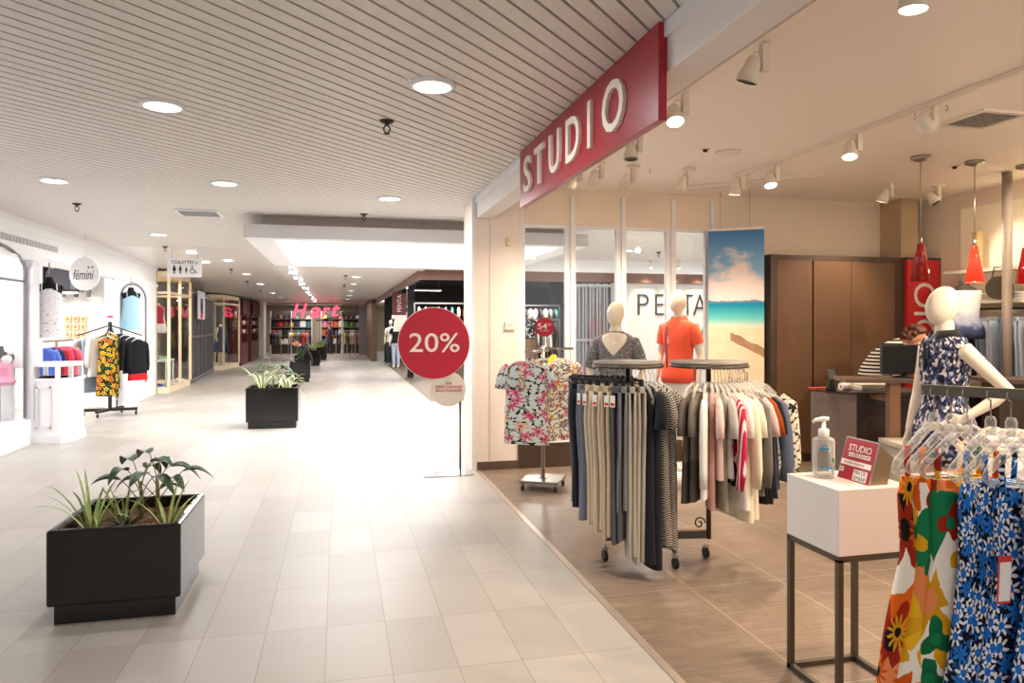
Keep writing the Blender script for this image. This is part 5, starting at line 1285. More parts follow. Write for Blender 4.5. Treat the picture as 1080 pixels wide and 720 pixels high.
def console(name, poly, z1, label, ny):
    t = thing('shop_console', label, 'cabinet')
    MB().prism(poly, 0, z1 - .2).build('body', LW, t, bevel=.006); MB().prism(poly, z1 - .05, z1).build('top', LW, t, bevel=.006)
    xs = [p[0] for p in poly]; ys = [p[1] for p in poly]; x0, x1, y0, y1 = min(xs), max(xs), min(ys), max(ys)
    for i, (px, py) in enumerate(poly): MB().cbox((px + (.03 if px < (x0 + x1) / 2 else -.03), py + (.03 if py < (y0 + y1) / 2 else -.03), z1 - .125), (.05, .05, .15)).build('post', LW, t)
    e = .02
    for za, zb in ((z1 - .24, z1 - .2), (0, .1)): MB().prism([(px + (e if px > (x0 + x1) / 2 else 0), py + (e if py > (y0 + y1) / 2 else -e)) for px, py in poly], za, zb).build('moulding', LW, t)
    yf = y0 - .012
    MB().box(x0 + .12, x1 - .2, yf, yf + .012, .2, .22).box(x0 + .12, x1 - .2, yf, yf + .012, z1 - .33, z1 - .31).box(x0 + .12, x0 + .14, yf, yf + .012, .2, z1 - .31).box(x1 - .22, x1 - .2, yf, yf + .012, .2, z1 - .31).build('panel_moulding', plain('pilaster_white', rgb(232, 230, 234), .4), t)
console('c', [(-3.999, 10.72), (-3.6, 10.68), (-3.5, 10.85), (-3.5, 11.3), (-3.999, 11.3)], 1.06, 'white panelled console at the near side of the femini entrance', 0)
console('c', [(-3.95, 14.55), (-3.82, 14.52), (-3.79, 14.6), (-3.79, 15.3), (-3.95, 15.3)], 1.06, 'white panelled console at the far side of the femini entrance', 0)
# interior
struct('wall_femini', MB().box(-8, -4.12, 15.2, 15.3, 0, 3).box(-8.1, -8, 6, 15.3, 0, 3), plain('femini_inside', rgb(238, 234, 230), .6), 'white inner walls of the femini shop')
struct('ceiling_femini', MB().box(-8, -4.12, 4, 15.3, 2.96, 3.0), WHITE)
light('AREA', (-5.6, 12.6, 2.9), 160, (1, .97, .93), 1.2, (-5.6, 12.6, 0))
light('AREA', (-4.5, 9.6, 2.55), 30, (1, .98, .96), .5, (-4.5, 9.6, 0))
t = thing('wall_shelf', 'white wall shelf inside femini below the black jackets', 'shelf', (-5.15, 15.05, 0)); MB().box(-.75, .45, -.2, .15, 2.14, 2.18).build('board', LW, t)
for x in (-.4, .1): MB().box(x, x + .03, -.1, .15, 2.0, 2.14).build('bracket', LW, t)
for i, (x, nm, mt) in enumerate(((-5.3, 'black long-sleeved jacket', BLACKC), (-4.98, 'charcoal jacket', c_dkg), (-4.75, 'grey knit top', c_mg))):
    top('jacket', 'jacket', mt, (x, 14.9, 2.745), radians(15 - 12 * i), nm + ' hanging above the white shelf inside femini', 'jackets inside femini', .42, .2, .1, 'long', .02, 600 + i)
o = MB().bar((-5.7, 14.9, 2.757), (-4.6, 14.9, 2.757), .02, .02).build('wall_rail', STEEL); tag(o, 'metal wall rail above the white shelf inside femini', 'rail')
for r_ in range(3):
    for c_ in range(4):
        t = thing('packaged_card', 'small tan packaged card on the femini back wall, row %d column %d' % (r_ + 1, c_ + 1), 'packaging', (-5.1 + c_ * .13, 15.18, 1.68 - r_ * .15), 0, 'packaged cards on the femini wall')
        t['label'] = 'tan packaged card on the femini back wall, %s row, %s from the left' % (('top', 'middle', 'bottom')[r_], ORD[c_])
        MB().box(-.05, .05, -.02, 0, -.06, .06).build('card', plain('card_tan', rgb(232, 196, 150), .6), t); MB().ell((0, -.022, .0), .025, .006, .035, 10, 6).build('picture', plain('card_pic', rgb(200, 140, 100), .6), t)
o = MB().bar((-4.26, 11.8, 1.32), (-4.22, 13.1, 1.32), .025, .025).bar((-4.24, 12.45, 1.31), (-4.24, 12.45, .02), .03, .03).cbox((-4.24, 12.45, .02), (.4, .4, .03)).build('low_rail', STEEL); tag(o, 'low metal rail of bright tops inside the femini entrance', 'clothes rack')
bl = [(70, 100, 190, 'royal blue'), (96, 130, 210, 'light blue'), (40, 50, 90, 'navy'), (190, 40, 60, 'red'), (220, 70, 100, 'hot pink'), (190, 60, 80, 'crimson'), (230, 120, 140, 'rose pink')]
for i, (r, g_, b, nm) in enumerate(bl):
    q = i / 6.5; top('camisole', 'top', cloth('cami_%d' % i, rgb(r, g_, b)), (-4.255 + .03 * q, 11.88 + 1.1 * q, 1.335), radians(-12), nm + ' top on the low rail inside the femini entrance', 'bright tops inside femini', .5, .17, .07, 'short', .02, 640 + i)
# femini sign disc
t = thing('shop_sign', 'round white femini sign hanging over the shop entrance', 'sign', (-3.72, 12.05, 2.335), -YAW + radians(-8))
MB().disc((0, 0, 0), .25, .025, n=48).build('disc', LW, t)
IK = plain('script_ink', rgb(84, 80, 92), .5)
MB().text('fémini', (-.01, -.016, -.01), .34, .15, .003, shear=.25).build('lettering', IK, t)
MB().box(.06, .085, -.018, -.013, .085, .11).box(.125, .15, -.018, -.013, .085, .11).build('square_mark', IK, t)
MB().cyl((0, 0, .25), (0, 0, .6), .006, 6).build('rod', LW, t)
# black busts with dresses
def bust(loc, rz, label, mat, L=.75, nm='nightdress', w=.15, pole=None, skin=None):
    t = thing('torso_form', label, 'mannequin', loc, rz)
    k = .92; rows = torso_rows(1.7); m = MB(); m.limb([(r[0][0], r[0][1], r[0][2] - 1.5) for r in rows[3:]], [r[1] for r in rows[3:]], 16)
    for s in (-1, 1): m.ell((s * .14, 0, -.15), .03, .04, .05, 12, 8)
    m.build('body', skin or BLACKC, t)
    R = []
    for z, a, b in ((-.16, .125, .085), (-.24, .15, .115), (-.34, .145, .11), (-.5, .165, .12), (-L - .15, .2, .15)):
        R.append([(a * cos(2 * pi * i / 24) * (1 + .05 * sin(i * 2.1) * (-z)), b * sin(2 * pi * i / 24), z) for i in range(24)])
    o = MB().rings(R, False).build(nm, mat, t)
    for s in (-1, 1): MB().limb([(s * .09, -.09, -.18), (s * .085, -.05, -.09), (s * .08, .03, -.09), (s * .09, .09, -.18)], .008, 6).build('strap', mat, o)
    MB().cyl((0, 0, .02), (0, 0, .2 if pole is None else pole), .008, 8).build('hanging_rod', STEEL, t)
    return t
bust((-3.85, 11.05, 2.22), radians(20), 'black bust form in white nightdress with blue motifs above the console', floral('nightdress_print', rgb(236, 232, 234), [rgb(120, 180, 200), rgb(236, 232, 234), rgb(236, 200, 200), rgb(236, 232, 234)], rgb(120, 170, 190), rgb(220, 220, 226), 14., .22, .1, 20.), .68)
bust((-3.84, 15.0, 2.28), radians(30), 'black bust form in plain light blue camisole by the arched window', cloth('sky_blue', rgb(166, 206, 226)), .66)
t = bust((-4.2, 10.42, 1.3), radians(35), 'dark bust form in white bra and briefs in the femini window', plain('pink_robe', rgb(238, 150, 180), .7), .3, 'pink_wrap', skin=plain('bust_grey', rgb(84, 80, 84), .4)); 
for s in (-1, 1): MB().ell((s * .065, -.09, -.17), .06, .045, .055, 12, 8).build('bra_cup', c_white, t)
MB().cyl((0, 0, -.4), (0, 0, -.97), .02, 10).build('stand', STEEL, t)
t = thing('dried_twigs', 'dark dried twigs in the arched femini window', 'plant', (-4.4, 10.5, 2.0)); m = MB(); r = random.Random(3)
for i in range(10): blade(m, (0, 0, 0), i * .7, .2 + .1 * r.random(), .15, .05, .012, r, 6)
m.build('twigs', LF4, t); MB().cyl((0, 0, -1.67), (0, 0, .02), .012, 8).build('stem', LF4, t)
# rolling four-way rack at femini
RK = (-3.85, 13.75)
t = thing('clothes_rack', 'grey four-way rack on castors at the femini entrance', 'clothes rack', RK + (0,))
MB().bar((-.42, -.05, .1), (.42, .05, .1), .05, .05).bar((-.1, -.38, .1), (.1, .38, .1), .05, .05).build('base', DKMETAL, t)
for p in ((-.4, -.05), (.4, .05), (-.09, -.36), (.09, .36)): caster(p, t, .033)
MB().box(-.025, .025, -.025, .025, .1, 1.62).build('post', DKMETAL, t)
for k, a in enumerate((8, 98, 188, 278)):
    d = (cos(radians(a)), sin(radians(a))); MB().bar((0, 0, 1.56), (d[0] * .5, d[1] * .5, 1.38), .022, .022).build('arm', DKMETAL, t)
t = thing('sale_card', 'small white sale card with a pink band on top of the femini rack', 'sign', RK + (1.62,)); MB().box(-.06, .06, -.004, .004, .0, .16).build('card', PAPERW, t); MB().box(-.045, .045, -.006, -.004, .07, .11).build('printed_band', plain('sale_pink', rgb(230, 60, 90), .6), t)
fs = floral('sunflower_black', rgb(18, 18, 18), [rgb(240, 190, 40), rgb(230, 120, 40), rgb(240, 200, 60)], rgb(60, 30, 10), rgb(60, 90, 40), 13., .5, .15, 20.)
rk = [(188, .42, cloth('taupe_linen', rgb(146, 136, 128)), 'pale taupe dress', .8, None), (188, .30, cloth('ice_grey', rgb(130, 146, 160)), 'pale grey-blue dress', .95, None), (188, .18, c_white, 'white long-sleeved blouse', .72, 'long'), (278, .30, fs, 'sunflower print dress', 1.0, None), (278, .12, fs, 'second sunflower print dress', .95, None),
      (8, .14, BLACKC, 'black short dress', .62, None), (8, .24, c_navy, 'navy black blouse', .6, 'short'), (8, .34, BLACKC, 'black jacket', .62, 'long'), (8, .43, bands('bw_block', [(0, rgb(22, 22, 26)), (.6, rgb(200, 30, 40))]), 'black top with red hem', .72, 'long')]
for i, (a, q, m, nm, L, sl) in enumerate(rk):
    d = (cos(radians(a)), sin(radians(a))); p = (RK[0] + d[0] * q, RK[1] + d[1] * q, 1.56 - .18 * q / .5 + .01)
    top('garment', 'garment', m, p, radians(a + 90 - 35), nm + ' on the grey four-way rack at the femini entrance', 'garments on the femini rack', L, .19, .085, sl, .12, 660 + i)
    hanger(p, radians(a + 90 - 35), 'white hanger holding the %s on the femini rack' % nm, 'white hangers on the femini rack', .17, 'white')

# toilets sign
t = thing('direction_sign', 'hanging white TOILETTES sign with restroom pictograms', 'sign', (-2.7, 14.0, 2.6))
MB().box(-.29, .29, -.015, .015, -.17, .17).build('board', plain('sign_white', rgb(232, 232, 234), .5, noise=.01), t)
INK = plain('sign_ink', rgb(60, 58, 60), .6)
MB().text('TOILETTES »', (0, -.017, .095), .44, .06, .003, bold=.012).build('lettering', INK, t)
m = MB()
for x, s in ((-.17, 1), (-.07, 1), (.03, .75)):
    zc = -.03 - (1 - s) * .04; m.disc((x, -.017, zc + .055 * s), .014 * s, .004, n=16)
    m.cbox((x, -.017, zc + .005 * s), (.045 * s, .004, .06 * s)); m.cbox((x, -.017, zc - .05 * s), (.024 * s, .004, .06 * s))
m.add([(-.205, -.019, -.05), (-.135, -.019, -.05), (-.17, -.019, .03), (-.205, -.015, -.05), (-.135, -.015, -.05), (-.17, -.015, .03)], [(0, 1, 2), (5, 4, 3), (0, 3, 4, 1), (1, 4, 5, 2), (2, 5, 3, 0)])
m.disc((.13, -.017, .02), .014, .004, n=16)
ring = [(.135 + .04 * cos(a), -.017, -.06 + .04 * sin(a)) for a in [radians(100 + 22 * i) for i in range(13)]]
m.limb(ring, .006, 6).limb([(.13, -.017, .005), (.135, -.017, -.04), (.17, -.017, -.045), (.19, -.017, -.095), (.21, -.017, -.09)], .007, 6).build('pictograms', INK, t)
MB().cyl((-.22, 0, .17), (-.22, 0, .345), .004, 6).cyl((.22, 0, .17), (.22, 0, .345), .004, 6).build('wires', STEEL, t)

# ------------------------------------------------------------------ left display cases and shops
def display_case(poly, z1, label, zc=2.3):
    t = thing('display_case', label, 'display case')
    MB().prism(poly, 0, .14).build('base', CASE, t); MB().prism(poly, z1 - .12, z1).build('cornice', CASE, t)
    n = len(poly); m = MB(); gp = MB()
    for i in range(n):
        a, b = poly[i], poly[(i + 1) % n]
        m.box(a[0] - .03, a[0] + .03, a[1] - .03, a[1] + .03, .14, z1 - .12)
        if i < n - 2:
            m.bar(a + (zc,), b + (zc,), .05, .05)
            gp.bar(a + ((.14 + z1 - .12) / 2,), b + ((.14 + z1 - .12) / 2,), .006, z1 - .26)
    m.build('frame', CASE, t); gp.build('glass', CGLASS, t)
    a, b = poly[-1], poly[-2]
    MB().bar(a + (z1 / 2,), b + (z1 / 2,), .03, z1 - .2).build('back', plain('case_back', rgb(180, 160, 130), .6), t)
    return t
display_case([(-4.15, 17.75), (-3.77, 17.82), (-3.77, 19.0), (-3.77, 20.25), (-4.6, 20.25), (-4.6, 17.75)], 2.79, 'cream framed glass display case with swimwear, under the toilets sign')
display_case([(-4.25, 26.1), (-3.86, 26.5), (-3.65, 28.8), (-4.5, 28.8), (-4.5, 26.1)], 2.6, 'cream framed glass display case with the navy dress')
light('AREA', (-4.15, 18.9, 2.6), 35, (1, .84, .6), .3, (-4.15, 18.9, 0)); light('AREA', (-4.0, 27.5, 2.4), 10, (1, .84, .6), .3, (-4.0, 27.5, 0))
struct('wall_concourse_left', MB().box(-6, -4.62, 17.7, 17.75, 0, 2.95).box(-4.75, -4.65, 17.7, 37, 0, 2.9).box(-4.3, -4.0, 17.66, 17.74, 0, 2.95), plain('concourse_wall', rgb(210, 200, 188), .6), 'left wall of the far concourse')
t, k = mannequin((-4.1, 18.3, .75), radians(60), 'headless mannequin in red tank top and white shorts in first display case', 1.5, head=False, voxel=.016, legs=False); worn(t, k, cloth('raspberry', rgb(180, 30, 60)), .95, 1.44, .012, None, 0, 'tank_top', seed=2)
MB().limb([(0, 0, 1.0 * k), (0, 0, .85 * k), (0, 0, .74 * k)], [(.17, .12), (.18, .13), (.19, .14)], 18).build('shorts', c_white, t); MB().cyl((0, 0, 0), (0, 0, .75 * k), .02, 10).build('pole', STEEL, t)
t = thing('low_table', 'small white table holding shoes in the first display case', 'table', (-4.1, 18.3, .14)); MB().box(-.25, .25, -.3, .5, .57, .61).build('top', WHITE, t)
for sx in (-1, 1):
    for sy in (-.27, .47): MB().box(sx * .22 - .015, sx * .22 + .015, sy - .015, sy + .015, 0, .57).build('leg', WHITE, t)
def shoe(loc, rz, label, c, group):
    t = thing('shoe', label, 'shoe', loc, rz, group)
    MB().limb([(0, .1, .04), (0, .05, .045), (0, -.03, .04), (0, -.1, .032), (0, -.13, .03)], [(.03, .03), (.036, .035), (.036, .03), (.038, .024), (.025, .018)], 10).build('upper', plain('shoe_%s' % c[0], rgb(*c[1]), .5), t)
    MB().limb([(0, .12, .012), (0, 0, .012), (0, -.14, .012)], [(.035, .012), (.04, .012), (.03, .012)], 10).build('sole', PAPERW, t)
for i, (x, y, z, c, l) in enumerate(((-3.98, 17.95, .14, ('blue', (70, 110, 190)), 'blue and white shoe on the floor of the first display case'), (-3.95, 18.25, .14, ('white', (230, 230, 230)), 'white shoe on the first display case floor, nearest the blue one'), (-3.93, 18.75, .14, ('white', (230, 230, 230)), 'white shoe mid floor of the first display case'), (-3.92, 19.2, .14, ('grey', (190, 190, 190)), 'pale grey shoe on the first display case floor'), (-3.92, 19.7, .14, ('white', (230, 230, 230)), 'white shoe at the far end of the first display case'), (-4.0, 18.4, .75, ('green', (110, 180, 120)), 'mint green shoe on the small white table'), (-4.15, 18.65, .75, ('tan', (210, 150, 110)), 'tan shoe on the small white table'))):
    shoe((x, y, z), radians(40 + 11 * i), l, c, 'shoes in the display case')
t, k = mannequin((-4.1, 27.4, .14), radians(62), 'headless cream mannequin in navy dress in the second display case', 1.62, head=False, voxel=.016)
worn(t, k, cloth('navy_dress', rgb(34, 44, 100)), .5, 1.455, .016, None, .22, 'dress', seed=4, loose=.03)
# folding grille between the cases
def grille(name, a, b, z0, z1, n, label, mat, sheet_mat, bx=0., by=.09):
    t = thing('folding_gate', label, 'gate'); m = MB(); A_, B_ = Vector(a + (0,)), Vector(b + (0,))
    for i in range(n + 1):
        p = A_.lerp(B_, i / n) + Vector((0, .05 * (i % 2), 0)); m.box(p.x - .016, p.x + .016, p.y - .016, p.y + .016, z0, z1)
    m.build('posts', mat, t); m = MB()
    for z in (z0 + .06, (z0 + z1) / 2, z1 - .05): m.bar((A_.x, A_.y, z), (B_.x, B_.y, z), .03, .06)
    m.build('rails', mat, t)
    MB().bar((A_.x - bx, A_.y + by, (z0 + z1) / 2), (B_.x - bx, B_.y + by, (z0 + z1) / 2), .01, z1 - z0 - .1).build('panel', sheet_mat, t)
GLD = plain('gate_dark', rgb(52, 46, 42), .6, noise=.05); GLS = plain('gate_alu', rgb(150, 148, 150), .35, .8)
grille('g', (-3.8, 20.4), (-4.1, 25.9), .02, 2.45, 12, 'closed dark glass folding gate between the two cream display cases', GLS, GLD, .06, 0)
t = thing('hanging_poster', 'small portrait poster with a figure hanging before the dark folding gate', 'poster', (-3.74, 21.6, 0)); MB().box(0, .012, -.55, .55, 1.72, 2.5).build('print', plain('poster_grey', rgb(186, 186, 196), .5), t); MB().box(-.0, .016, -.15, .2, 1.75, 2.3).build('picture', patches('portrait_blur', [rgb(40, 44, 70), rgb(60, 60, 90), rgb(180, 50, 50), rgb(30, 30, 40)], 6., .5), t)
for s in (-1, 1): MB().cyl((.006, s * .4, 2.5), (.006, s * .4, 2.765), .004, 6).build('wire', STEEL, t)
# dark red wooden shop
MAH = wood('mahogany', rgb(70, 22, 16), rgb(108, 40, 28)); REDC = cloth('burgundy_drape', rgb(76, 10, 18))
for i, (y0, y1) in enumerate(((29.0, 31.2), (32.2, 35.0))):
    t = thing('shop_cabinet', ('nearer', 'farther')[i] + ' mahogany cabinet with glass upper shelves beyond the navy dress', 'cabinet', (-3.75, y0, 0)); L = y1 - y0
    MB().box(-.3, .15, 0, L, 0, .85).build('base', MAH, t); MB().box(-.3, .15, 0, .12, .85, 2.5).build('side', MAH, t); MB().box(-.3, .15, L - .12, L, .85, 2.5).build('side', MAH, t); MB().box(-.3, -.27, 0, L, .85, 2.5).build('back', MAH, t)
    for z in (1.2, 1.55, 1.9): MB().box(-.27, .12, .12, L - .12, z, z + .03).build('shelf', MAH, t)
    m = MB(); R = []
    for k in range(30):
        y = -.05 + (L + .1) * k / 29; x = .18 + .04 * sin(k * 1.9); R.append([(x, y, 2.55), (x + .02, y, 2.55), (x + .03, y, 1.9 + .1 * abs(sin(k * .4))), (x, y, 1.9 + .1 * abs(sin(k * .4)))])
    m.rings(R, True, True).build('drape', REDC, t)
    for k in range(8):
        y = .25 + (L - .5) * (k % 4) / 3; z = (1.23, 1.58)[k // 4]; cl = [(200, 160, 60), (180, 60, 50), (220, 210, 200), (60, 90, 80)][k % 4]; nm = ('golden', 'red', 'white', 'green')[k % 4]
        v = thing('gift_jar', '%s jar on the %s shelf of the %s mahogany cabinet' % (nm, ('lower', 'middle')[k // 4], ('nearer', 'farther')[i]), 'jar', (-3.68, y0 + y, z), 0, 'jars in the mahogany cabinets'); MB().lathe([(.001, 0), (.05, 0), (.06, .05), (.045, .13), (.03, .15)], n=12).build('body', plain('jar_%d' % (k % 4), rgb(*cl), .4), v); MB().lathe([(.034, .148), (.034, .17), (.001, .172)], n=12).build('lid', MAH, v)
struct('wall_concourse_end', MB().box(-4.6, -3.4, 36.4, 36.6, 0, 2.65).box(-3.62, -3.4, 35.4, 36.5, 0, 2.65), plain('end_white', rgb(226, 222, 216), .5), 'white wall strip beside the far store')

# ------------------------------------------------------------------ Hart store
struct('wall_store_back', MB().box(-6, 3, 43, 43.2, 0, 2.9).box(-4.4, -4.2, 37, 43, 0, 2.9).box(1.6, 1.8, 37, 43, 0, 2.9), plain('store_wall', rgb(150, 136, 120), .6), 'back walls of the far store')
struct('ceiling_store', MB().box(-6, 3, 37.2, 43, 2.62, 2.66), plain('store_ceiling', rgb(150, 138, 126), .6), 'ceiling of the far store')
light('AREA', (-1.3, 40.5, 2.58), 110, (1, .95, .88), 3.0, (-1.3, 40.5, 0)); light('AREA', (-1.3, 38.0, 2.58), 60, (1, .95, .88), 1.5, (-1.3, 38, 0))
HART = emit('neon_pink', rgb(255, 70, 96), 2.2)
t = thing('shop_sign', 'glowing pink-red Hart letters over the far store entrance', 'sign', (-.97, 35.2, 2.22))
for ch, x, w_, h_, z in (('H', -.8, .66, .62, 0), ('a', -.12, .5, .48, -.07), ('r', .4, .4, .48, -.07), ('t', .85, .38, .6, -.01)):
    MB().text(ch, (x, 0, z), w_, h_, .08, bold=.016, shear=.3).build('letter', HART, t)
MB().box(-1.15, 1.1, .1, .16, .26, .3).cyl((-.6, .13, .3), (-.6, .13, .43), .012, 8).cyl((.6, .13, .3), (.6, .13, .43), .012, 8).build('support_bar', STEEL, t)
PAL = [('black', 26, 24, 28), ('red', 176, 40, 46), ('cream', 226, 212, 190), ('navy', 44, 52, 84), ('orange', 214, 104, 50), ('white', 232, 230, 226), ('teal', 60, 120, 120), ('pink', 220, 130, 150), ('mustard', 214, 170, 60), ('brown', 104, 70, 50), ('grey', 130, 128, 130), ('green', 80, 120, 66)]
def bagmat(c): return plain('item_' + c[0], rgb(*c[1:]), .6, noise=.12, nscale=25)
rr = random.Random(12)
for u_, (x0, x1, y) in enumerate(((-3.5, -1.4, 40.2), (-.9, 1.2, 40.2))):
    un = ('wider display by the mahogany side', 'display by the grey shutter')[u_]
    t = thing('store_shelving', 'tall store shelving of bags and hats, the ' + un, 'shelving', ((x0 + x1) / 2, y, 0)); hw = (x1 - x0) / 2
    for z in (.5, .95, 1.4, 1.85): MB().box(-hw, hw, -.25, .2, z, z + .03).build('shelf', plain('store_shelf', rgb(120, 104, 92), .6), t)
    for s in (-1, 0, 1): MB().box(s * hw - .02, s * hw + .02, -.2, .2, 0, 2.3).build('upright', GREYP, t)
    MB().box(-hw, hw, .18, .2, 0, 2.3).build('back', plain('store_back', rgb(92, 80, 72), .6), t)
    for zi, z in enumerate((.53, .98, 1.43, 1.88)):
        for c_ in range(7):
            x = x0 + .17 + (x1 - x0 - .34) * c_ / 6; col = PAL[rr.randrange(len(PAL))]; sc = 1.1 + .45 * rr.random()
            row = ('lowest', 'second', 'third', 'top')[zi]
            lab = '%s, %s from the left on the %s shelf of the far store %s display' % ('%s', ORD[c_], row, ('mahogany-side', 'shutter-side')[u_])
            if zi == 3:
                h = thing('hat', lab % (col[0] + ' hat'), 'hat', (x, y - .05, z), rr.random(), 'hats in the far store'); MB().lathe([(.001, .13 * sc), (.07 * sc, .12 * sc), (.09 * sc, .03), (.15 * sc, .0), (.15 * sc, .004)], n=14).build('crown', bagmat(col), h); MB().lathe([(.0905 * sc, .03), (.089 * sc, .05), (.086 * sc, .05)], n=14, caps=False).build('band', RUBBER, h)
            else:
                h = thing('handbag', lab % (col[0] + ' handbag'), 'bag', (x, y - .05, z), (rr.random() - .5) * .4, 'handbags in the far store')
                MB().limb([(0, 0, 0), (0, 0, .02), (0, 0, .16 * sc), (0, 0, .24 * sc)], [(.11 * sc, .06), (.12 * sc, .065), (.11 * sc, .06), (.09 * sc, .035)], 12).build('body', bagmat(col), h); MB().limb([(-.06 * sc, 0, .23 * sc), (-.05 * sc, 0, .32 * sc), (.05 * sc, 0, .32 * sc), (.06 * sc, 0, .23 * sc)], .008, 6).build('handle', RUBBER, h)
# front racks of the far store
for i, x in enumerate((-3.1, -2.2, -1.75, .15, .55, .95)):
    y = 38.0 + .3 * (i % 2); o = MB().bar((x - .3, y, 1.25), (x + .3, y, 1.25), .03, .03).bar((x - .28, y, 1.25), (x - .28, y, .03), .03, .03).bar((x + .28, y, 1.25), (x + .28, y, .03), .03, .03).bar((x - .28, y - .25, .02), (x - .28, y + .25, .02), .03, .03).bar((x + .28, y - .25, .02), (x + .28, y + .25, .02), .03, .03).build('clothes_rack', STEEL)
    tag(o, 'small metal clothes rack in the far store, %s from the mahogany side' % ORD[i], 'clothes rack', 'racks in the far store')
    for k in range(4):
        col = PAL[(i * 5 + k * 3) % 12]; top('garment', 'garment', bagmat(col), (x - .2 + .13 * k, y, 1.265), radians(86), '%s garment, %s on the %s small rack in the far store' % (col[0], ORD[k], ORD[i]), 'garments in the far store', .6, .2, .08, 'short', .05, 800 + i * 5 + k)
t = thing('canopy_roof', 'dark slanted kiosk canopy on posts before the far store', 'canopy', (-.35, 33.9, 0))
MB().add([(-.62, -.6, 1.72), (.62, -.6, 1.98), (.62, .6, 1.98), (-.62, .6, 1.72), (-.62, -.6, 1.76), (.62, -.6, 2.02), (.62, .6, 2.02), (-.62, .6, 1.76)], [(3, 2, 1, 0), (4, 5, 6, 7), (0, 1, 5, 4), (1, 2, 6, 5), (2, 3, 7, 6), (3, 0, 4, 7)]).build('roof', DKMETAL, t)
MB().box(-.6, -.55, -.55, -.5, 0, 1.72).box(.5, .55, .5, .55, 0, 1.98).box(-.6, -.55, .5, .55, 0, 1.72).build('post', STEEL, t)
o = None
grille('g', (1.02, 36.9), (1.62, 36.7), .02, 2.62, 8, 'tall grey folding shutter stacked at the right of the far store', GLS, plain('shutter_grey', rgb(120, 118, 120), .5))
struct('column_concourse', MB().box(1.36, 1.6, 31.2, 36.6, 0, 2.65), wood('brown_cladding', rgb(84, 60, 42), rgb(122, 90, 64)), 'brown clad wall beyond the dark shop')

# ------------------------------------------------------------------ dark shop at the right
DKW = plain('dark_shop_wall', rgb(30, 27, 27), .8); BRF = wood('brown_fascia', rgb(92, 62, 48), rgb(124, 90, 72), scale=(3, 3, 60))
struct('wall_dark_shop', MB().box(1.9, 9.5, 31, 31.1, 0, 3.3).box(6.0, 9.5, 20, 20.1, 0, 3.3), DKW, 'black inner walls of the dark shop')
struct('ceiling_dark_shop', MB().box(1.66, 9.5, 14.7, 31, 3.2, 3.25), DKW, 'black ceiling of the dark shop')
struct('beam_dark_shop', MB().box(1.55, 1.66, 14.55, 31.2, 2.5, 2.65).box(1.55, 9.5, 14.5, 14.62, 2.48, 2.68), BRF, 'brown fascia over the dark shop front')
struct('beam_corridor', MB().box(1.66, 9.5, 14.5, 14.6, 2.68, 3.02), WHITE)
struct('floor_dark_shop', MB().box(1.84, 9.5, 14.7, 31, 0, .006), wood('shop_floor', rgb(86, 70, 58), rgb(120, 102, 86), scale=(3, 30, 1)), 'brown floor of the dark shop')
PW = plain('gallery_wall', rgb(196, 190, 182), .5, noise=.01)
struct('wall_gallery', MB().box(5.8, 9.5, 14.62, 14.75, 0, 2.48), PW, 'pale wall with large thin lettering seen through the shop window')
t = thing('shop_sign', 'large thin dark PENTA letters on the pale wall beyond the window', 'sign', (6.36, 14.6, 2.01)); LT = plain('letter_dark', rgb(48, 38, 36), .5)
for ch, x, w_ in (('P', .12, .26), ('E', .5, .2), ('N', .86, .28), ('T', 1.18, .27), ('A', 1.48, .34)): MB().text(ch, (x, 0, 0), w_, .46, .015, bold=-.014).build('letter', LT, t)
t = thing('wall_mark', 'dark diagonal strokes low on the pale wall beyond the window', 'sign', (7.75, 14.6, 1.25)); MB().bar((-.22, 0, .28), (.05, 0, -.3), .02, .05).build('stroke', LT, t); MB().bar((.22, 0, .28), (.0, 0, -.2), .02, .05).build('stroke', LT, t)
for i, x in enumerate((6.5, 7.15, 7.75)):
    t = thing('wall_washer', '%s small ceiling wall-washer lamp over the pale lettered wall' % ORD[i], 'spotlight', (x, 14.25, 2.94), 0, 'wall washers beyond the window'); MB().cyl((0, 0, 0), (0, 0, -.16), .03, 12).build('body', SPOTM, t); MB().disc((0, 0, -.162), .027, .004, (0, 0, -1), 16).build('lamp_face', WARMLUM, t)
    light('SPOT', (x, 14.25, 2.75), 60, (1, .88, .7), .03, (x, 14.62, 1.6), 75, .9)
grille('g', (4.95, 14.66), (5.75, 14.66), .02, 2.46, 10, 'pale folding grille stacked beside the lettered wall, behind the window', GLS, plain('gate_mid', rgb(110, 112, 118), .4))
for i, (x, y) in enumerate(((2.0, 16.2), (2.0, 19), (2.0, 22), (2.0, 25), (2.0, 28))):
    t = thing('strip_light', '%s silver light strip along the dark shop front, counting from the near corner' % ORD[i], 'ceiling light', (x, y, 2.75), 0, 'light strips of the dark shop'); MB().box(-.12, .12, -1.2, 1.2, 0, .04).build('housing', GLS, t); MB().cyl((0, 0, .04), (0, 0, .45), .01, 6).build('rod', GLS, t)
    m = MB()
    for k in range(4): m.disc((0, -.9 + .6 * k, -.004), .07, .006, (0, 0, -1), 16)
    m.build('lamp_face', emit('shop_lamp', (1, .96, .9, 1), 12.), t)
    light('AREA', (x, y, 2.7), 25, (1, .95, .88), .3, (x + .4, y, 0))
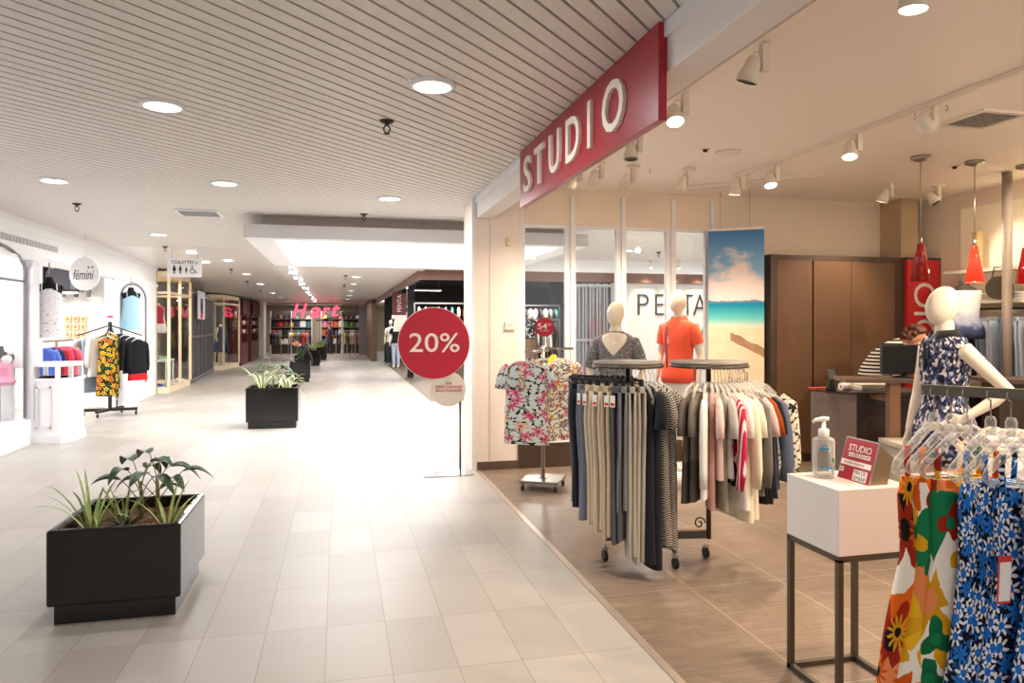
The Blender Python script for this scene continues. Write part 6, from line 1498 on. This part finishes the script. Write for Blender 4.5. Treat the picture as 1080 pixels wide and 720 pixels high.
for i, (x, y) in enumerate(((2.9, 18.5), (4.7, 17.0), (5.0, 18.8), (3.0, 25))):
    t = thing('linear_lamp', 'thin glowing linear lamp in the dark shop ceiling, %s from the front' % ORD[i], 'ceiling light', (x, y, 2.75), 0, 'linear lamps of the dark shop'); MB().box(-.5, .5, -.05, .05, 0, .05).build('housing', GLS, t); MB().box(-.48, .48, -.04, .04, -.006, 0).build('diffuser', emit('lin_lamp', (1, .93, .85, 1), 8.), t); MB().cyl((-.4, 0, .05), (-.4, 0, .45), .005, 6).cyl((.4, 0, .05), (.4, 0, .45), .005, 6).build('wires', STEEL, t)
    light('AREA', (x, y, 2.7), 70, (1, .93, .85), .5, (x, y, 0))
t = thing('banner_sign', 'narrow vertical dark red sign on the dark shop column', 'sign', (1.75, 21.5, 2.2)); MB().box(-.2, .2, -.03, .03, -.35, .3).build('board', plain('sign_maroon', rgb(96, 24, 30), .5), t); MB().text('PENTA', (0, -.032, 0), .5, .12, .002, roll=pi / 2).build('lettering', OFFW, t); MB().cyl((0, 0, .3), (0, 0, .45), .012, 8).build('rod', DKMETAL, t)
o = MB().box(1.98, 2.2, 21.4, 21.7, 0, 3.2).build('column_black', BLACKP); o['kind'] = 'structure'
# mannequins and racks in the dark shop
for i, (x, y, c, pm, l) in enumerate(((1.98, 28.3, c_white, jm[0], 'mannequin in white printed tee and dark jeans at the dark shop front'), (2.05, 26.6, BLACKC, jm[1], 'mannequin in black tee and pale jeans at the dark shop front'))):
    t, k = mannequin((x, y, .006), radians(-10), l, 1.75, voxel=.018); worn(t, k, c, .9, 1.455, .018, 'short', .02, 'tee', seed=20 + i)
    MB().limb([(0, 0, .96 * k), (0, 0, .84 * k)], [(.18, .13), (.17, .12)], 16, caps=False).build('waistband', pm, t)
    for s in (-1, 1): MB().limb([(s * .085, 0, .9), (s * .086, 0, .48), (s * .08, .01, .07)], [.095, .07, .055], 12, caps=False).build('trouser_leg', pm, t)
for j, (x0, x1, y, z, n, l) in enumerate(((2.0, 3.5, 19.5, 2.15, 8, 'tall metal frame rack behind the red 20% disc'), (2.2, 3.6, 16.6, 1.5, 9, 'low rack at the dark shop corner seen through the window'), (4.3, 5.5, 17.6, 1.7, 8, 'rack deeper in the dark shop seen through the first pane'), (4.6, 6.0, 19.2, 2.1, 9, 'tall wall rack at the rear seen through the first pane'))):
    o = MB().bar((x0, y, z), (x1, y, z), .04, .04).bar((x0, y, z), (x0, y, 0.01), .04, .04).bar((x1, y, z), (x1, y, 0.01), .04, .04).build('clothes_rack', GLS); tag(o, l, 'clothes rack')
    for k in range(n):
        col = (('white', 226, 224, 220), ('white', 226, 224, 220), ('black', 26, 24, 28), ('cream', 214, 204, 180), ('grey', 130, 128, 130), ('teal', 60, 150, 140), ('white', 226, 224, 220), ('orange', 214, 104, 50), ('black', 26, 24, 28))[(k + j * 2) % 9]
        top('shirt', 'shirt', bagmat(col), (x0 + .12 + (x1 - x0 - .24) * k / (n - 1), y, z + .01), radians(84), '%s shirt, %s along the %s' % (col[0], ORD[k], l.split(' behind')[0].split(' seen')[0]), 'shirts in the dark shop', .65, .22, .07, 'short', .04, 900 + j * 20 + k)
for i, (x, y, z, r_, l) in enumerate(((1.95, 23.2, 2.1, 15, 'white tee hanging at the dark shop front beside the black column'),)):
    top('shirt', 'shirt', c_white, (x, y, z), radians(r_), l, None, .65, .25, .12, 'short', .04, 950)
    o = MB().cyl((x, y, z), (x, y, 3.2), .004, 6).build('hanging_wire', STEEL); tag(o, 'thin wire carrying the white tee at the dark shop front', 'wire')
t, k = mannequin((4.25, 15.9, .35), radians(-15), 'headless mannequin in dark jacket and tan skirt seen through the first pane', 1.6, head=False, voxel=.018); worn(t, k, patches('speckle', [rgb(30, 30, 34), rgb(60, 60, 64), rgb(190, 190, 190), rgb(20, 20, 24)], 40., .4), 1.0, 1.455, .02, 'long', .02, 'jacket', seed=31); MB().limb([(0, 0, 1.0 * k), (0, 0, .5 * k)], [(.17, .12), (.19, .14)], 18, caps=False).build('skirt', cloth('tan_skirt', rgb(130, 104, 84)), t)
o = MB().box(3.9, 4.6, 15.6, 16.2, .006, .35).build('display_plinth', DKMETAL); tag(o, 'dark plinth under the headless mannequin seen through the first pane', 'plinth')
